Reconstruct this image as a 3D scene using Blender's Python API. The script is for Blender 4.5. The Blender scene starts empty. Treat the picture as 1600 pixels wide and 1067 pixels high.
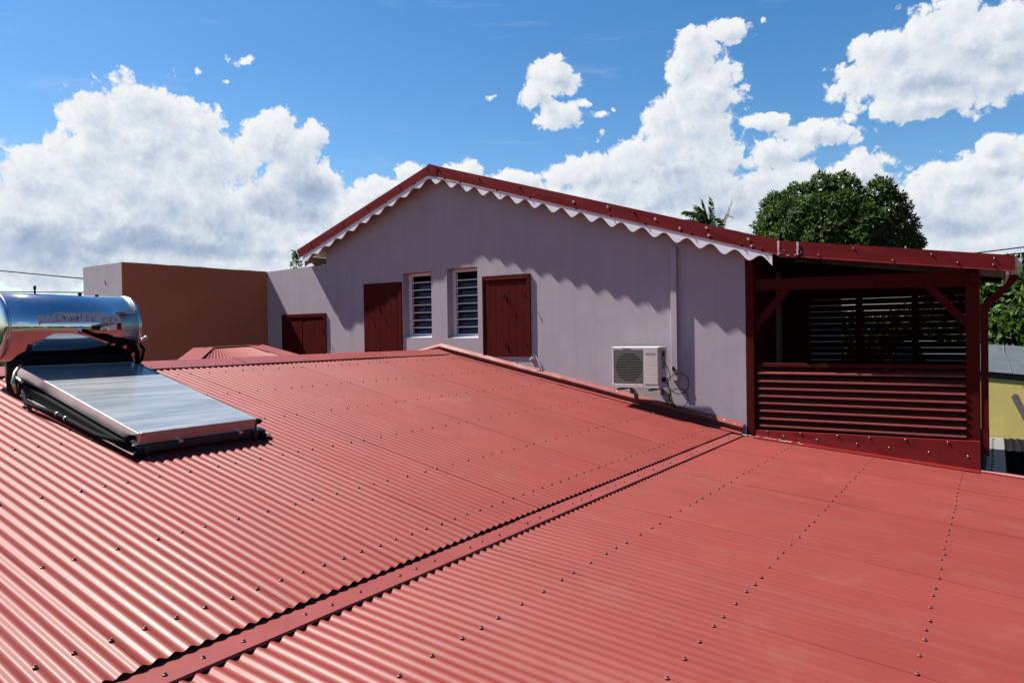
import bpy, bmesh, math, random
import numpy as np
from mathutils import Vector, Matrix
random.seed(7)
rng = np.random.default_rng(11)
scene = bpy.context.scene
COL = scene.collection
rad = math.radians

# ------------------------------------------------------------------ camera
YAW, PITCH, ROLL = rad(-33.565), rad(-0.587), rad(-0.855)
def cam_axes(yaw, pitch, roll):
    f = Vector((math.sin(yaw)*math.cos(pitch), math.cos(yaw)*math.cos(pitch), math.sin(pitch)))
    r = Vector((math.cos(yaw), -math.sin(yaw), 0))
    u = r.cross(f)
    return (math.cos(roll)*r + math.sin(roll)*u, -math.sin(roll)*r + math.cos(roll)*u, f)
cr, cu, cf = cam_axes(YAW, PITCH, ROLL)
cd = bpy.data.cameras.new('camera')
cd.sensor_width = 36.0
cd.lens = 1140/1600*36
cd.clip_start = 0.05
cd.clip_end = 5000
cam = bpy.data.objects.new('camera', cd)
COL.objects.link(cam)
cam.matrix_world = Matrix(((cr.x, cu.x, -cf.x, 0), (cr.y, cu.y, -cf.y, 0), (cr.z, cu.z, -cf.z, 0), (0, 0, 0, 1)))
scene.camera = cam

# ------------------------------------------------------------------ exposure and light
scene.view_settings.view_transform = 'Standard'
scene.view_settings.look = 'None'
scene.view_settings.exposure = 1.70
scene.view_settings.gamma = 1.0
scene.view_settings.use_curve_mapping = False

TX, TZ = 4.5, 6.48                      # sunlight travels along (TX, 1, -TZ)
SUN_DIR = Vector((-TX, -1.0, TZ)).normalized()
SUN_EL = math.asin(SUN_DIR.z)
SUN_AZ = math.atan2(SUN_DIR.x, SUN_DIR.y)
sl = bpy.data.lights.new('sun', 'SUN')
sl.energy = 5.0
sl.angle = rad(0.55)
sl.color = (1.0, 0.955, 0.89)
so = bpy.data.objects.new('sun', sl)
COL.objects.link(so)
so.rotation_euler = (-SUN_DIR).to_track_quat('-Z', 'Y').to_euler()
so.location = (-20, -8, 30)

SKY_STRENGTH = 0.05
CLOUDS = [(-60.48, 13.4, 4.78, 3.59), (-62.99, 14.38, 1.9, 1.84), (-59.64, 15.38, 2.51, 1.84), (-56.97, 15.02, 2.11, 1.8), (-66.53, 10.72, 3.0, 1.79), (-64.16, 11.99, 2.23, 1.86), (-55.31, 12.54, 3.24, 2.57), (-51.29, 14.14, 2.82, 2.06), (-48.51, 14.74, 1.12, 1.27), (-49.5, 11.5, 3.34, 2.54), (-61.54, 9.26, 9.37, 3.45), (-66.76, 7.64, 5.27, 3.09), (-58.78, 6.86, 12.25, 1.88), (-51.88, 6.43, 7.66, 1.41), (-41.34, 12.81, 1.33, 0.94), (-43.71, 11.2, 2.04, 1.23), (-46.01, 9.26, 2.87, 1.14), (-33.38, 11.47, 3.51, 1.25), (-38.39, 11.02, 2.99, 1.92), (-17.15, 21.36, 1.93, 1.08), (-19.27, 20.11, 1.97, 1.79), (-20.46, 19.15, 1.42, 1.3), (-18.6, 17.23, 2.9, 2.2), (-19.34, 14.84, 4.0, 2.26), (-21.03, 12.66, 5.72, 2.55), (-26.88, 12.02, 3.95, 1.62), (-26.6, 14.68, 0.59, 0.84), (-23.47, 10.2, 10.59, 2.19), (-14.95, 14.9, 1.89, 0.62), (-10.8, 13.81, 3.07, 0.87), (-13.42, 12.76, 2.65, 1.16), (-7.5, 11.18, 2.1, 1.3), (-11.48, 10.34, 6.45, 1.7), (-30.66, 19.2, 2.0, 1.24), (-29.7, 16.28, 1.79, 1.1), (-31.68, 17.97, 1.1, 1.08), (-26.57, 16.52, 0.89, 0.46), (-28.04, 17.49, 0.69, 0.41), (-34.68, 18.16, 0.65, 0.32), (-53.51, 19.58, 0.97, 0.42), (-54.76, 18.32, 0.52, 0.29), (-56.81, 18.81, 0.42, 0.29), (-14.33, 21.67, 0.4, 0.37), (-4.87, 16.95, 4.55, 2.0), (-6.82, 18.68, 2.0, 1.52), (-1.86, 18.54, 4.53, 2.36), (0.6, 17.65, 3.09, 2.99), (-9.69, 18.4, 1.0, 0.57), (-4.5, 15.28, 3.64, 0.97), (-0.46, 15.58, 2.81, 1.55), (-0.2, 11.79, 1.05, 0.96), (1.23, 10.58, 1.49, 1.35), (-1.57, 9.33, 3.97, 1.49), (-2.69, 7.35, 7.02, 2.45), (-0.32, 10.32, 1.93, 1.62), (-7.73, 7.57, 6.5, 1.77), (-16.39, 8.87, 8.2, 2.1),
    (-66.47, 4.54, 4.25, 1.42), (-61.61, 5.78, 5.86, 1.31), (-54.99, 5.98, 7.8, 1.85), (-49.59, 6.33, 4.17, 1.9), (-55.8, 9.15, 5.15, 2.71), (-49.54, 9.4, 3.71, 1.88), (-1.97, 5.39, 6.92, 1.69), (-8.55, 7.86, 4.94, 1.78), (-23.49, 8.76, 9.64, 1.93), (-38.39, 11.02, 4.47, 1.92), (-45.29, 9.51, 3.36, 1.91),
    # the same sort of fair-weather cumulus carries on round the horizon
    (-66.3, 5.5, 4, 1.6), (14, 8, 9, 2.6), (25, 6, 6, 2.0), (38, 5, 12, 1.8), (60, 5, 9, 1.6), (84, 5, 12, 1.8), (112, 6, 10, 2.0), (140, 9, 8, 2.6), (168, 6, 11, 2.0), (-82, 8, 7, 2.4), (-104, 6, 10, 2.0), (-130, 7, 9, 2.0), (-156, 6, 10, 1.8)]

# grey undersides and hollows of the nearer clouds: azimuth, elevation, radii, depth
HOLLOWS = [(-59.19, 6.85, 10.16, 1.34, 1), (-49.51, 10.8, 2.55, 1.77, 0.9), (-51.38, 9.34, 2.73, 1.16, 0.8), (-66.44, 5.79, 3.89, 1.88, 0.9), (-56.66, 9.11, 3.82, 1.8, 0.5), (-61.21, 6.23, 5.51, 1.32, 0.6), (-59.94, 10.24, 2.01, 1.13, 0.35), (-64.93, 9.85, 1.46, 0.91, 0.3), (-18.69, 10.42, 5.61, 1.68, 0.6), (-17.31, 8.93, 4.16, 1.22, 0.5), (-21.51, 12.69, 1.92, 1.58, 0.35), (-14.53, 12.41, 1.79, 1.17, 0.4), (-24.2, 10.71, 3.41, 1.05, 0.4), (-2.62, 15.17, 3.32, 0.96, 0.65), (-0.45, 17.11, 1.76, 1.14, 0.45), (-4.87, 17.15, 1.93, 0.96, 0.3), (-2.69, 6.93, 4.07, 1.69, 0.6), (0.19, 7.89, 2.08, 0.9, 0.4), (-6.14, 6.78, 2.37, 1.23, 0.5), (-30.31, 16.11, 1.0, 0.64, 0.4)]

world = bpy.data.worlds.new('World')
scene.world = world
world.use_nodes = True
world.cycles.sampling_method = 'MANUAL'
world.cycles.sample_map_resolution = 512

class NT:
    """short helpers to write a node tree"""
    def __init__(s, tree): s.t = tree
    def n(s, kind, **kw):
        o = s.t.nodes.new(kind)
        for k, v in kw.items(): setattr(o, k, v)
        return o
    def put(s, sock, v):
        if isinstance(v, bpy.types.NodeSocket): s.t.links.new(v, sock)
        elif v is not None: sock.default_value = v
    def m(s, op, a, b=None, c=None, clamp=False):
        o = s.n('ShaderNodeMath', operation=op, use_clamp=clamp)
        for i, v in enumerate((a, b, c)): s.put(o.inputs[i], v)
        return o.outputs[0]
    def v(s, op, a, b=None, scale=None):
        o = s.n('ShaderNodeVectorMath', operation=op)
        s.put(o.inputs[0], a)
        if b is not None: s.put(o.inputs[1], b)
        if scale is not None: s.put(o.inputs['Scale'], scale)
        return o.outputs['Value'] if op in ('LENGTH', 'DOT_PRODUCT') else o.outputs[0]
    def mix(s, f, a, b, mode='MIX'):
        o = s.n('ShaderNodeMix', data_type='RGBA', blend_type=mode)
        s.put(o.inputs[0], f); s.put(o.inputs[6], a); s.put(o.inputs[7], b)
        return o.outputs[2]
    def noise(s, vec, scale, detail=4, rough=0.5, dist=0.0, lac=2.0):
        o = s.n('ShaderNodeTexNoise')
        s.put(o.inputs['Vector'], vec)
        o.inputs['Scale'].default_value = scale; o.inputs['Detail'].default_value = detail
        o.inputs['Roughness'].default_value = rough; o.inputs['Distortion'].default_value = dist
        o.inputs['Lacunarity'].default_value = lac
        return o
    def ramp(s, v, lo, hi, a=0.0, b=1.0, smooth=True):
        o = s.n('ShaderNodeMapRange', interpolation_type='SMOOTHSTEP' if smooth else 'LINEAR')
        s.put(o.inputs[0], v); s.put(o.inputs[1], lo); s.put(o.inputs[2], hi); s.put(o.inputs[3], a); s.put(o.inputs[4], b)
        return o.outputs[0]

def cloud_group():
    g = bpy.data.node_groups.new('cloud_field', 'ShaderNodeTree')
    g.interface.new_socket('Direction', in_out='INPUT', socket_type='NodeSocketVector')
    g.interface.new_socket('Field', in_out='OUTPUT', socket_type='NodeSocketFloat')
    g.interface.new_socket('Density', in_out='OUTPUT', socket_type='NodeSocketFloat')
    N = NT(g)
    gi = N.n('NodeGroupInput'); go = N.n('NodeGroupOutput')
    d = gi.outputs[0]
    warp = N.noise(d, 9.0, 3, 0.55).outputs['Color']
    w = N.v('SCALE', N.v('SUBTRACT', warp, (0.5, 0.5, 0.5)), scale=0.05)
    dw = N.v('ADD', d, w)
    sx = N.n('ShaderNodeSeparateXYZ'); N.put(sx.inputs[0], dw)
    az = N.m('MULTIPLY', N.m('ARCTAN2', sx.outputs[0], sx.outputs[1]), 57.29578)
    el = N.m('MULTIPLY', N.m('ARCSINE', sx.outputs[2]), 57.29578)
    cb = N.n('ShaderNodeCombineXYZ'); N.put(cb.inputs[0], az); N.put(cb.inputs[1], el)
    p = cb.outputs[0]
    acc = None
    for (a, e, ra, re) in CLOUDS:
        k = 1.34
        q = N.v('MULTIPLY', N.v('SUBTRACT', p, (a, e, 0)), (1/(ra*k), 1/(re*k), 0))
        f = N.m('SUBTRACT', 1.0, N.v('LENGTH', q))
        if ra*re < 1.0: f = N.m('SUBTRACT', N.m('MULTIPLY', f, 0.50), 0.06)
        acc = f if acc is None else N.m('SMOOTH_MAX', acc, f, 0.12)
    acc = N.m('MAXIMUM', acc, -1.0)
    fb = N.noise(d, 15.0, 9, 0.60, 0.0).outputs['Fac']
    vo = N.n('ShaderNodeTexVoronoi', feature='F1')
    vo.inputs['Scale'].default_value = 30.0
    vo.inputs['Detail'].default_value = 2.0; vo.inputs['Roughness'].default_value = 0.62
    vo.inputs['Lacunarity'].default_value = 2.3
    w2 = N.noise(d, 42.0, 3, 0.6).outputs['Color']
    N.put(vo.inputs['Vector'], N.v('ADD', d, N.v('SCALE', N.v('SUBTRACT', w2, (0.5, 0.5, 0.5)), scale=0.028)))
    den = N.m('ADD', N.m('MULTIPLY', acc, 1.25), N.m('MULTIPLY', N.m('SUBTRACT', fb, 0.5), 0.80))
    den = N.m('ADD', den, N.m('MULTIPLY', N.m('SUBTRACT', 0.47, vo.outputs['Distance']), 0.60))
    N.put(go.inputs[0], acc); N.put(go.inputs[1], den)
    return g

def hollow_field(N, d):
    warp = N.noise(d, 12.0, 4, 0.6).outputs['Color']
    dw = N.v('ADD', d, N.v('SCALE', N.v('SUBTRACT', warp, (0.5, 0.5, 0.5)), scale=0.10))
    sx = N.n('ShaderNodeSeparateXYZ'); N.put(sx.inputs[0], dw)
    cb = N.n('ShaderNodeCombineXYZ')
    N.put(cb.inputs[0], N.m('MULTIPLY', N.m('ARCTAN2', sx.outputs[0], sx.outputs[1]), 57.29578))
    N.put(cb.inputs[1], N.m('MULTIPLY', N.m('ARCSINE', sx.outputs[2]), 57.29578))
    acc = None
    for (a, e, ra, re, wt) in HOLLOWS:
        q = N.v('MULTIPLY', N.v('SUBTRACT', cb.outputs[0], (a, e, 0)), (1/(ra*1.5), 1/(re*1.5), 0))
        f = N.ramp(N.v('LENGTH', q), 0.0, 1.0, wt, 0.0)
        acc = f if acc is None else N.m('SMOOTH_MAX', acc, f, 0.25)
    return acc

def build_world():
    t = world.node_tree
    t.nodes.clear()
    N = NT(t)
    out = N.n('ShaderNodeOutputWorld')
    bg = N.n('ShaderNodeBackground'); bg.inputs[1].default_value = SKY_STRENGTH
    t.links.new(bg.outputs[0], out.inputs[0])
    sky = N.n('ShaderNodeTexSky', sky_type='NISHITA')
    sky.sun_disc = False
    sky.sun_elevation = SUN_EL; sky.sun_rotation = SUN_AZ
    sky.altitude = 0; sky.air_density = 1.0; sky.dust_density = 0.35; sky.ozone_density = 2.2
    d = N.n('ShaderNodeTexCoord').outputs['Generated']
    g = cloud_group()
    def cf(vec):
        o = N.n('ShaderNodeGroup'); o.node_tree = g; N.put(o.inputs[0], vec); return o
    toward = Vector((-0.62, -0.25, 0.74))
    a = cf(d)
    b = cf(N.v('ADD', d, tuple(toward*0.013)))
    den = a.outputs[1]
    alpha = N.ramp(den, -0.14, 0.12)
    fine = N.m('MULTIPLY', N.m('SUBTRACT', den, b.outputs[1]), 0.42)
    rim = N.ramp(den, 0.05, 0.75, 0.10, -0.06)
    hol = N.m('MULTIPLY', hollow_field(N, d), -0.56)
    lit = N.m('ADD', N.m('ADD', N.m('ADD', 0.86, fine), rim), hol, clamp=True)
    s = 1.0/SKY_STRENGTH
    cr_ = N.n('ShaderNodeValToRGB')
    N.put(cr_.inputs[0], lit)
    el = cr_.color_ramp.elements
    el[0].position = 0.0; el[0].color = (0.22, 0.325, 0.46, 1)
    el[1].position = 1.0; el[1].color = (0.86, 0.88, 0.89, 1)
    e = el.new(0.42); e.color = (0.42, 0.505, 0.64, 1)
    e = el.new(0.72); e.color = (0.65, 0.71, 0.78, 1)
    ccol = N.v('SCALE', cr_.outputs[0], scale=s*0.325)
    # a slightly richer blue, as the camera recorded it
    hs = N.n('ShaderNodeHueSaturation'); hs.inputs['Saturation'].default_value = 1.33; hs.inputs['Value'].default_value = 0.88
    N.put(hs.inputs['Color'], sky.outputs[0])
    # high thin cirrus veil
    cn = N.noise(N.v('MULTIPLY', d, (2.2, 2.2, 14.0)), 2.6, 6, 0.6, 0.6).outputs['Fac']
    veil = N.m('MULTIPLY', N.ramp(cn, 0.56, 0.80), 0.16)
    base = N.mix(veil, hs.outputs[0], (4.6, 4.9, 5.2, 1))
    col = N.mix(N.m('MULTIPLY', alpha, 0.985), base, ccol)
    t.links.new(col, bg.inputs[0])
build_world()

# ------------------------------------------------------------------ materials
def mat(name, base, rough=0.6, var=0.12, scale=6.0, spec=0.5, metal=0.0, bump=0.0, bscale=60.0,
        rvar=0.08, coat=0.0, stain=None, stain_amt=0.0, stain_scale=1.5, objvar=0.0, stretch=None, streak=None):
    m = bpy.data.materials.new(name); m.use_nodes = True
    t = m.node_tree; N = NT(t)
    b = t.nodes['Principled BSDF']
    co = N.n('ShaderNodeTexCoord').outputs['Object']
    if stretch: co = N.v('MULTIPLY', co, stretch)
    n1 = N.noise(co, scale, 6, 0.6).outputs['Fac']
    dark = tuple(c*(1-var) for c in base)+(1,); lite = tuple(min(1, c*(1+var)) for c in base)+(1,)
    col = N.mix(N.ramp(n1, 0.28, 0.72), dark, lite)
    if stain:
        n2 = N.noise(co, stain_scale, 8, 0.65, 0.4).outputs['Fac']
        col = N.mix(N.m('MULTIPLY', N.ramp(n2, 0.52, 0.74), stain_amt), col, tuple(stain)+(1,))
    if streak:
        sv_, amt, sc_ = streak
        n4 = N.noise(N.v('MULTIPLY', co, sv_), 1.0, 5, 0.65, 0.2).outputs['Fac']
        col = N.mix(N.m('MULTIPLY', N.ramp(n4, 0.45, 0.75), amt), col, tuple(sc_)+(1,))
    if objvar:
        oi = N.n('ShaderNodeObjectInfo').outputs['Random']
        k = N.m('ADD', 1-objvar, N.m('MULTIPLY', oi, 2*objvar))
        col = N.v('SCALE', col, scale=k)
    N.put(b.inputs['Base Color'], col)
    N.put(b.inputs['Roughness'], N.m('ADD', rough-rvar, N.m('MULTIPLY', n1, 2*rvar), clamp=True))
    b.inputs['Specular IOR Level'].default_value = spec
    b.inputs['Metallic'].default_value = metal
    if coat: b.inputs['Coat Weight'].default_value = coat; b.inputs['Coat Roughness'].default_value = 0.29
    if bump:
        n3 = N.noise(co, bscale, 5, 0.6).outputs['Fac']
        bp = N.n('ShaderNodeBump'); bp.inputs['Strength'].default_value = 1.0; bp.inputs['Distance'].default_value = bump
        N.put(bp.inputs['Height'], n3); N.put(b.inputs['Normal'], bp.outputs[0])
    return m

M = {}
M['roof'] = mat('red_roof_sheet', (0.124, 0.0215, 0.0175), 0.56, 0.06, 1.6, 0.105, bump=0.0006, bscale=3.0, rvar=0.05, coat=0.042, objvar=0.03,
                stain=(0.132, 0.043, 0.036), stain_amt=0.45, stain_scale=2.2, streak=((0.7, 26.0, 1.0), 0.35, (0.140, 0.044, 0.036)))
M['flash'] = mat('red_flashing_sheet', (0.14, 0.03, 0.0255), 0.45, 0.07, 3.0, 0.25, bump=0.0012, bscale=4.0, rvar=0.06,
                 stain=(0.14, 0.042, 0.036), stain_amt=0.25)
M['verge'] = mat('dark_red_flashing', (0.1, 0.0078, 0.0078), 0.45, 0.07, 3.0, 0.08, bump=0.002, bscale=3.0)
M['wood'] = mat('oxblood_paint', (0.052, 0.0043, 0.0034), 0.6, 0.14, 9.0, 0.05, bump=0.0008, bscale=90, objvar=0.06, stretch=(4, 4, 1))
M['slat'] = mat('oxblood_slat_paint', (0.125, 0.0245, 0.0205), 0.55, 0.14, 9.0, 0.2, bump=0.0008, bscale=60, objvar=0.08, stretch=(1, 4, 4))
M['stucco'] = mat('lavender_stucco', (0.29, 0.255, 0.277), 0.9, 0.045, 2.2, 0.25, bump=0.0014, bscale=38,
                  stain=(0.235, 0.203, 0.222), stain_amt=0.35, stain_scale=1.3, streak=((5.0, 5.0, 0.35), 0.45, (0.230, 0.200, 0.222)))
M['terra'] = mat('ochre_brown_render', (0.285, 0.107, 0.052), 0.9, 0.06, 2.0, 0.25, bump=0.003, bscale=30,
                 stain=(0.23, 0.088, 0.044), stain_amt=0.5, streak=((6.0, 5.0, 0.4), 0.4, (0.24, 0.094, 0.048)))
M['white'] = mat('white_gloss_paint', (0.56, 0.54, 0.57), 0.45, 0.03, 5, 0.4, bump=0.0008, bscale=40)
M['cream'] = mat('cream_board', (0.34, 0.27, 0.18), 0.7, 0.08, 6, 0.3, bump=0.001, bscale=50)
M['pvc'] = mat('white_pvc', (0.45, 0.43, 0.44), 0.4, 0.02, 5, 0.4)
M['acwhite'] = mat('off_white_enamel', (0.372, 0.34, 0.318), 0.38, 0.03, 5, 0.45, stain=(0.26, 0.225, 0.19), stain_amt=0.25, stain_scale=4)
M['fandark'] = mat('fan_shadow_grey', (0.045, 0.046, 0.040), 0.6, 0.1, 8, 0.1)
M['fanslat'] = mat('fan_guard_slat', (0.085, 0.079, 0.068), 0.6, 0.06, 6, 0.1)
M['fanplate'] = mat('fan_guard_plate', (0.27, 0.25, 0.215), 0.6, 0.06, 6, 0.3)
M['acgrille'] = mat('grey_beige_grille', (0.12, 0.113, 0.098), 0.5, 0.05, 6, 0.4)
M['dark'] = mat('black_rubber', (0.006, 0.006, 0.0065), 0.75, 0.2, 8, 0.03)
M['darkmetal'] = mat('dark_anodised_metal', (0.030, 0.034, 0.042), 0.35, 0.15, 8, 0.5, metal=0.5)
M['alu'] = mat('aluminium', (0.62, 0.62, 0.63), 0.33, 0.06, 10, 0.5, metal=1.0)
M['alu2'] = mat('matt_aluminium', (0.34, 0.33, 0.335), 0.42, 0.08, 10, 0.5, metal=1.0)
M['brass'] = mat('dull_brass', (0.55, 0.42, 0.24), 0.35, 0.1, 10, 0.5, metal=1.0)
M['steel'] = mat('screw_steel', (0.42, 0.42, 0.43), 0.35, 0.15, 20, 0.5, metal=1.0)
M['screwhead'] = mat('dull_screw_head', (0.085, 0.05, 0.046), 0.45, 0.2, 20, 0.4)
M['sealant'] = mat('pale_sealant', (0.36, 0.33, 0.3), 0.7, 0.12, 30, 0.3)
M['pink'] = mat('sun_bleached_red', (0.22, 0.072, 0.064), 0.5, 0.10, 4, 0.4, stain=(0.30, 0.16, 0.14), stain_amt=0.4, stain_scale=5)
M['yellow'] = mat('yellow_render', (0.55, 0.45, 0.145), 0.9, 0.05, 2, 0.2, bump=0.0012, bscale=20, stain=(0.33, 0.27, 0.08), stain_amt=0.3)
M['greyroof'] = mat('grey_roof_felt', (0.036, 0.044, 0.05), 0.7, 0.12, 3, 0.4, stain=(0.085, 0.09, 0.09), stain_amt=0.4)
M['charcoal'] = mat('charcoal_sheet', (0.009, 0.0085, 0.01), 0.95, 0.15, 3, 0.0)
M['greypan'] = mat('galvanised_pan', (0.11, 0.115, 0.12), 0.5, 0.1, 5, 0.4, stain=(0.03, 0.03, 0.03), stain_amt=0.9, stain_scale=3.2)
M['oldwood'] = mat('weathered_timber', (0.14, 0.115, 0.1), 0.85, 0.3, 18, 0.2, bump=0.003, bscale=50, stretch=(4, 4, 1))
M['ground'] = mat('dry_grass_ground', (0.06, 0.056, 0.028), 0.95, 0.35, 0.6, 0.2, bump=0.02, bscale=9, stain=(0.11, 0.085, 0.06), stain_amt=0.5, stain_scale=0.3)
M['bark'] = mat('grey_bark', (0.065, 0.053, 0.04), 0.9, 0.3, 14, 0.2, bump=0.01, bscale=20)
M['terracotta'] = mat('far_tile_roof', (0.2, 0.06, 0.038), 0.8, 0.2, 4, 0.2)
M['paper'] = mat('faded_masking_tape', (0.36, 0.34, 0.37), 0.75, 0.06, 12, 0.2)
M['ink'] = mat('faded_marker_ink', (0.12, 0.11, 0.15), 0.7, 0.2, 40, 0.2)
M['ink2'] = mat('dark_marker_ink', (0.03, 0.03, 0.06), 0.7, 0.2, 40, 0.2)
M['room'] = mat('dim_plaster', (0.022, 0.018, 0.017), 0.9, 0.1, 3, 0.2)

def leaf_mat(name, base, tint, var=0.35, gloss=0.5):
    m = bpy.data.materials.new(name); m.use_nodes = True
    t = m.node_tree; N = NT(t); b = t.nodes['Principled BSDF']
    geo = N.n('ShaderNodeNewGeometry')
    r = geo.outputs['Random Per Island']
    col = N.mix(r, tuple(c*(1-var) for c in base)+(1,), tuple(c*(1+var) for c in base)+(1,))
    k = N.ramp(N.m('FRACT', N.m('MULTIPLY', r, 7.31)), 0.72, 1.0)
    col = N.mix(N.m('MULTIPLY', k, 0.45), col, tuple(tint)+(1,))
    N.put(b.inputs['Base Color'], col)
    b.inputs['Roughness'].default_value = gloss
    b.inputs['Specular IOR Level'].default_value = 0.06
    tr = N.n('ShaderNodeBsdfTranslucent'); N.put(tr.inputs[0], N.v('MULTIPLY', col, (1.3, 1.5, 0.6)))
    mx = N.n('ShaderNodeMixShader'); mx.inputs[0].default_value = 0.22
    t.links.new(b.outputs[0], mx.inputs[1]); t.links.new(tr.outputs[0], mx.inputs[2])
    t.links.new(mx.outputs[0], t.nodes['Material Output'].inputs[0])
    return m
M['mango'] = leaf_mat('mango_leaf', (0.027, 0.047, 0.011), (0.068, 0.098, 0.020))
M['bushleaf'] = leaf_mat('bush_leaf', (0.036, 0.064, 0.015), (0.092, 0.12, 0.03))
M['palmleaf'] = leaf_mat('palm_leaf', (0.040, 0.062, 0.018), (0.08, 0.095, 0.03))
M['palmdry'] = leaf_mat('dry_palm_leaf', (0.14, 0.135, 0.11), (0.20, 0.19, 0.155))

def steel_mirror():
    m = bpy.data.materials.new('polished_stainless'); m.use_nodes = True
    t = m.node_tree; N = NT(t); b = t.nodes['Principled BSDF']
    co = N.n('ShaderNodeTexCoord').outputs['Object']
    n = N.noise(co, 2.2, 3, 0.5).outputs['Fac']
    n2 = N.noise(N.v('MULTIPLY', co, (1, 0.12, 1)), 60, 3, 0.5).outputs['Fac']
    b.inputs['Base Color'].default_value = (0.50, 0.52, 0.56, 1)
    b.inputs['Metallic'].default_value = 1.0
    N.put(b.inputs['Roughness'], N.m('ADD', 0.035, N.m('MULTIPLY', n2, 0.06)))
    bp = N.n('ShaderNodeBump'); bp.inputs['Distance'].default_value = 0.0022; bp.inputs['Strength'].default_value = 0.6
    N.put(bp.inputs['Height'], n); N.put(b.inputs['Normal'], bp.outputs[0])
    return m
M['mirror'] = steel_mirror()
def collector_glass():
    m = bpy.data.materials.new('collector_glass'); m.use_nodes = True
    t = m.node_tree; N = NT(t); b = t.nodes['Principled BSDF']
    co = N.n('ShaderNodeTexCoord').outputs['Object']
    w = N.noise(N.v('MULTIPLY', co, (9.0, 0.7, 1.0)), 1.6, 5, 0.6, 0.3).outputs['Fac']
    bands = N.noise(N.v('MULTIPLY', co, (5.0, 0.6, 1.0)), 1.1, 4, 0.55).outputs['Fac']
    col = N.mix(N.ramp(N.m('ADD', N.m('MULTIPLY', w, 0.6), N.m('MULTIPLY', bands, 0.4)), 0.36, 0.66), (0.112, 0.126, 0.137, 1), (0.195, 0.208, 0.211, 1))  # paler and darker grey-blue streaks across the glass
    N.put(b.inputs['Base Color'], col)
    N.put(b.inputs['Roughness'], N.m('ADD', 0.10, N.m('MULTIPLY', w, 0.22)))
    b.inputs['Specular IOR Level'].default_value = 0.7
    return m
M['collector'] = collector_glass()
def pane_glass():
    m = bpy.data.materials.new('louvre_glass'); m.use_nodes = True
    t = m.node_tree; N = NT(t); b = t.nodes['Principled BSDF']
    co = N.n('ShaderNodeTexCoord').outputs['Object']
    n = N.noise(co, 3, 3).outputs['Fac']
    N.put(b.inputs['Base Color'], N.mix(n, (0.006, 0.009, 0.011, 1), (0.014, 0.019, 0.022, 1)))
    b.inputs['Roughness'].default_value = 0.06
    b.inputs['Specular IOR Level'].default_value = 0.3
    return m
M['pane'] = pane_glass()

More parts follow.
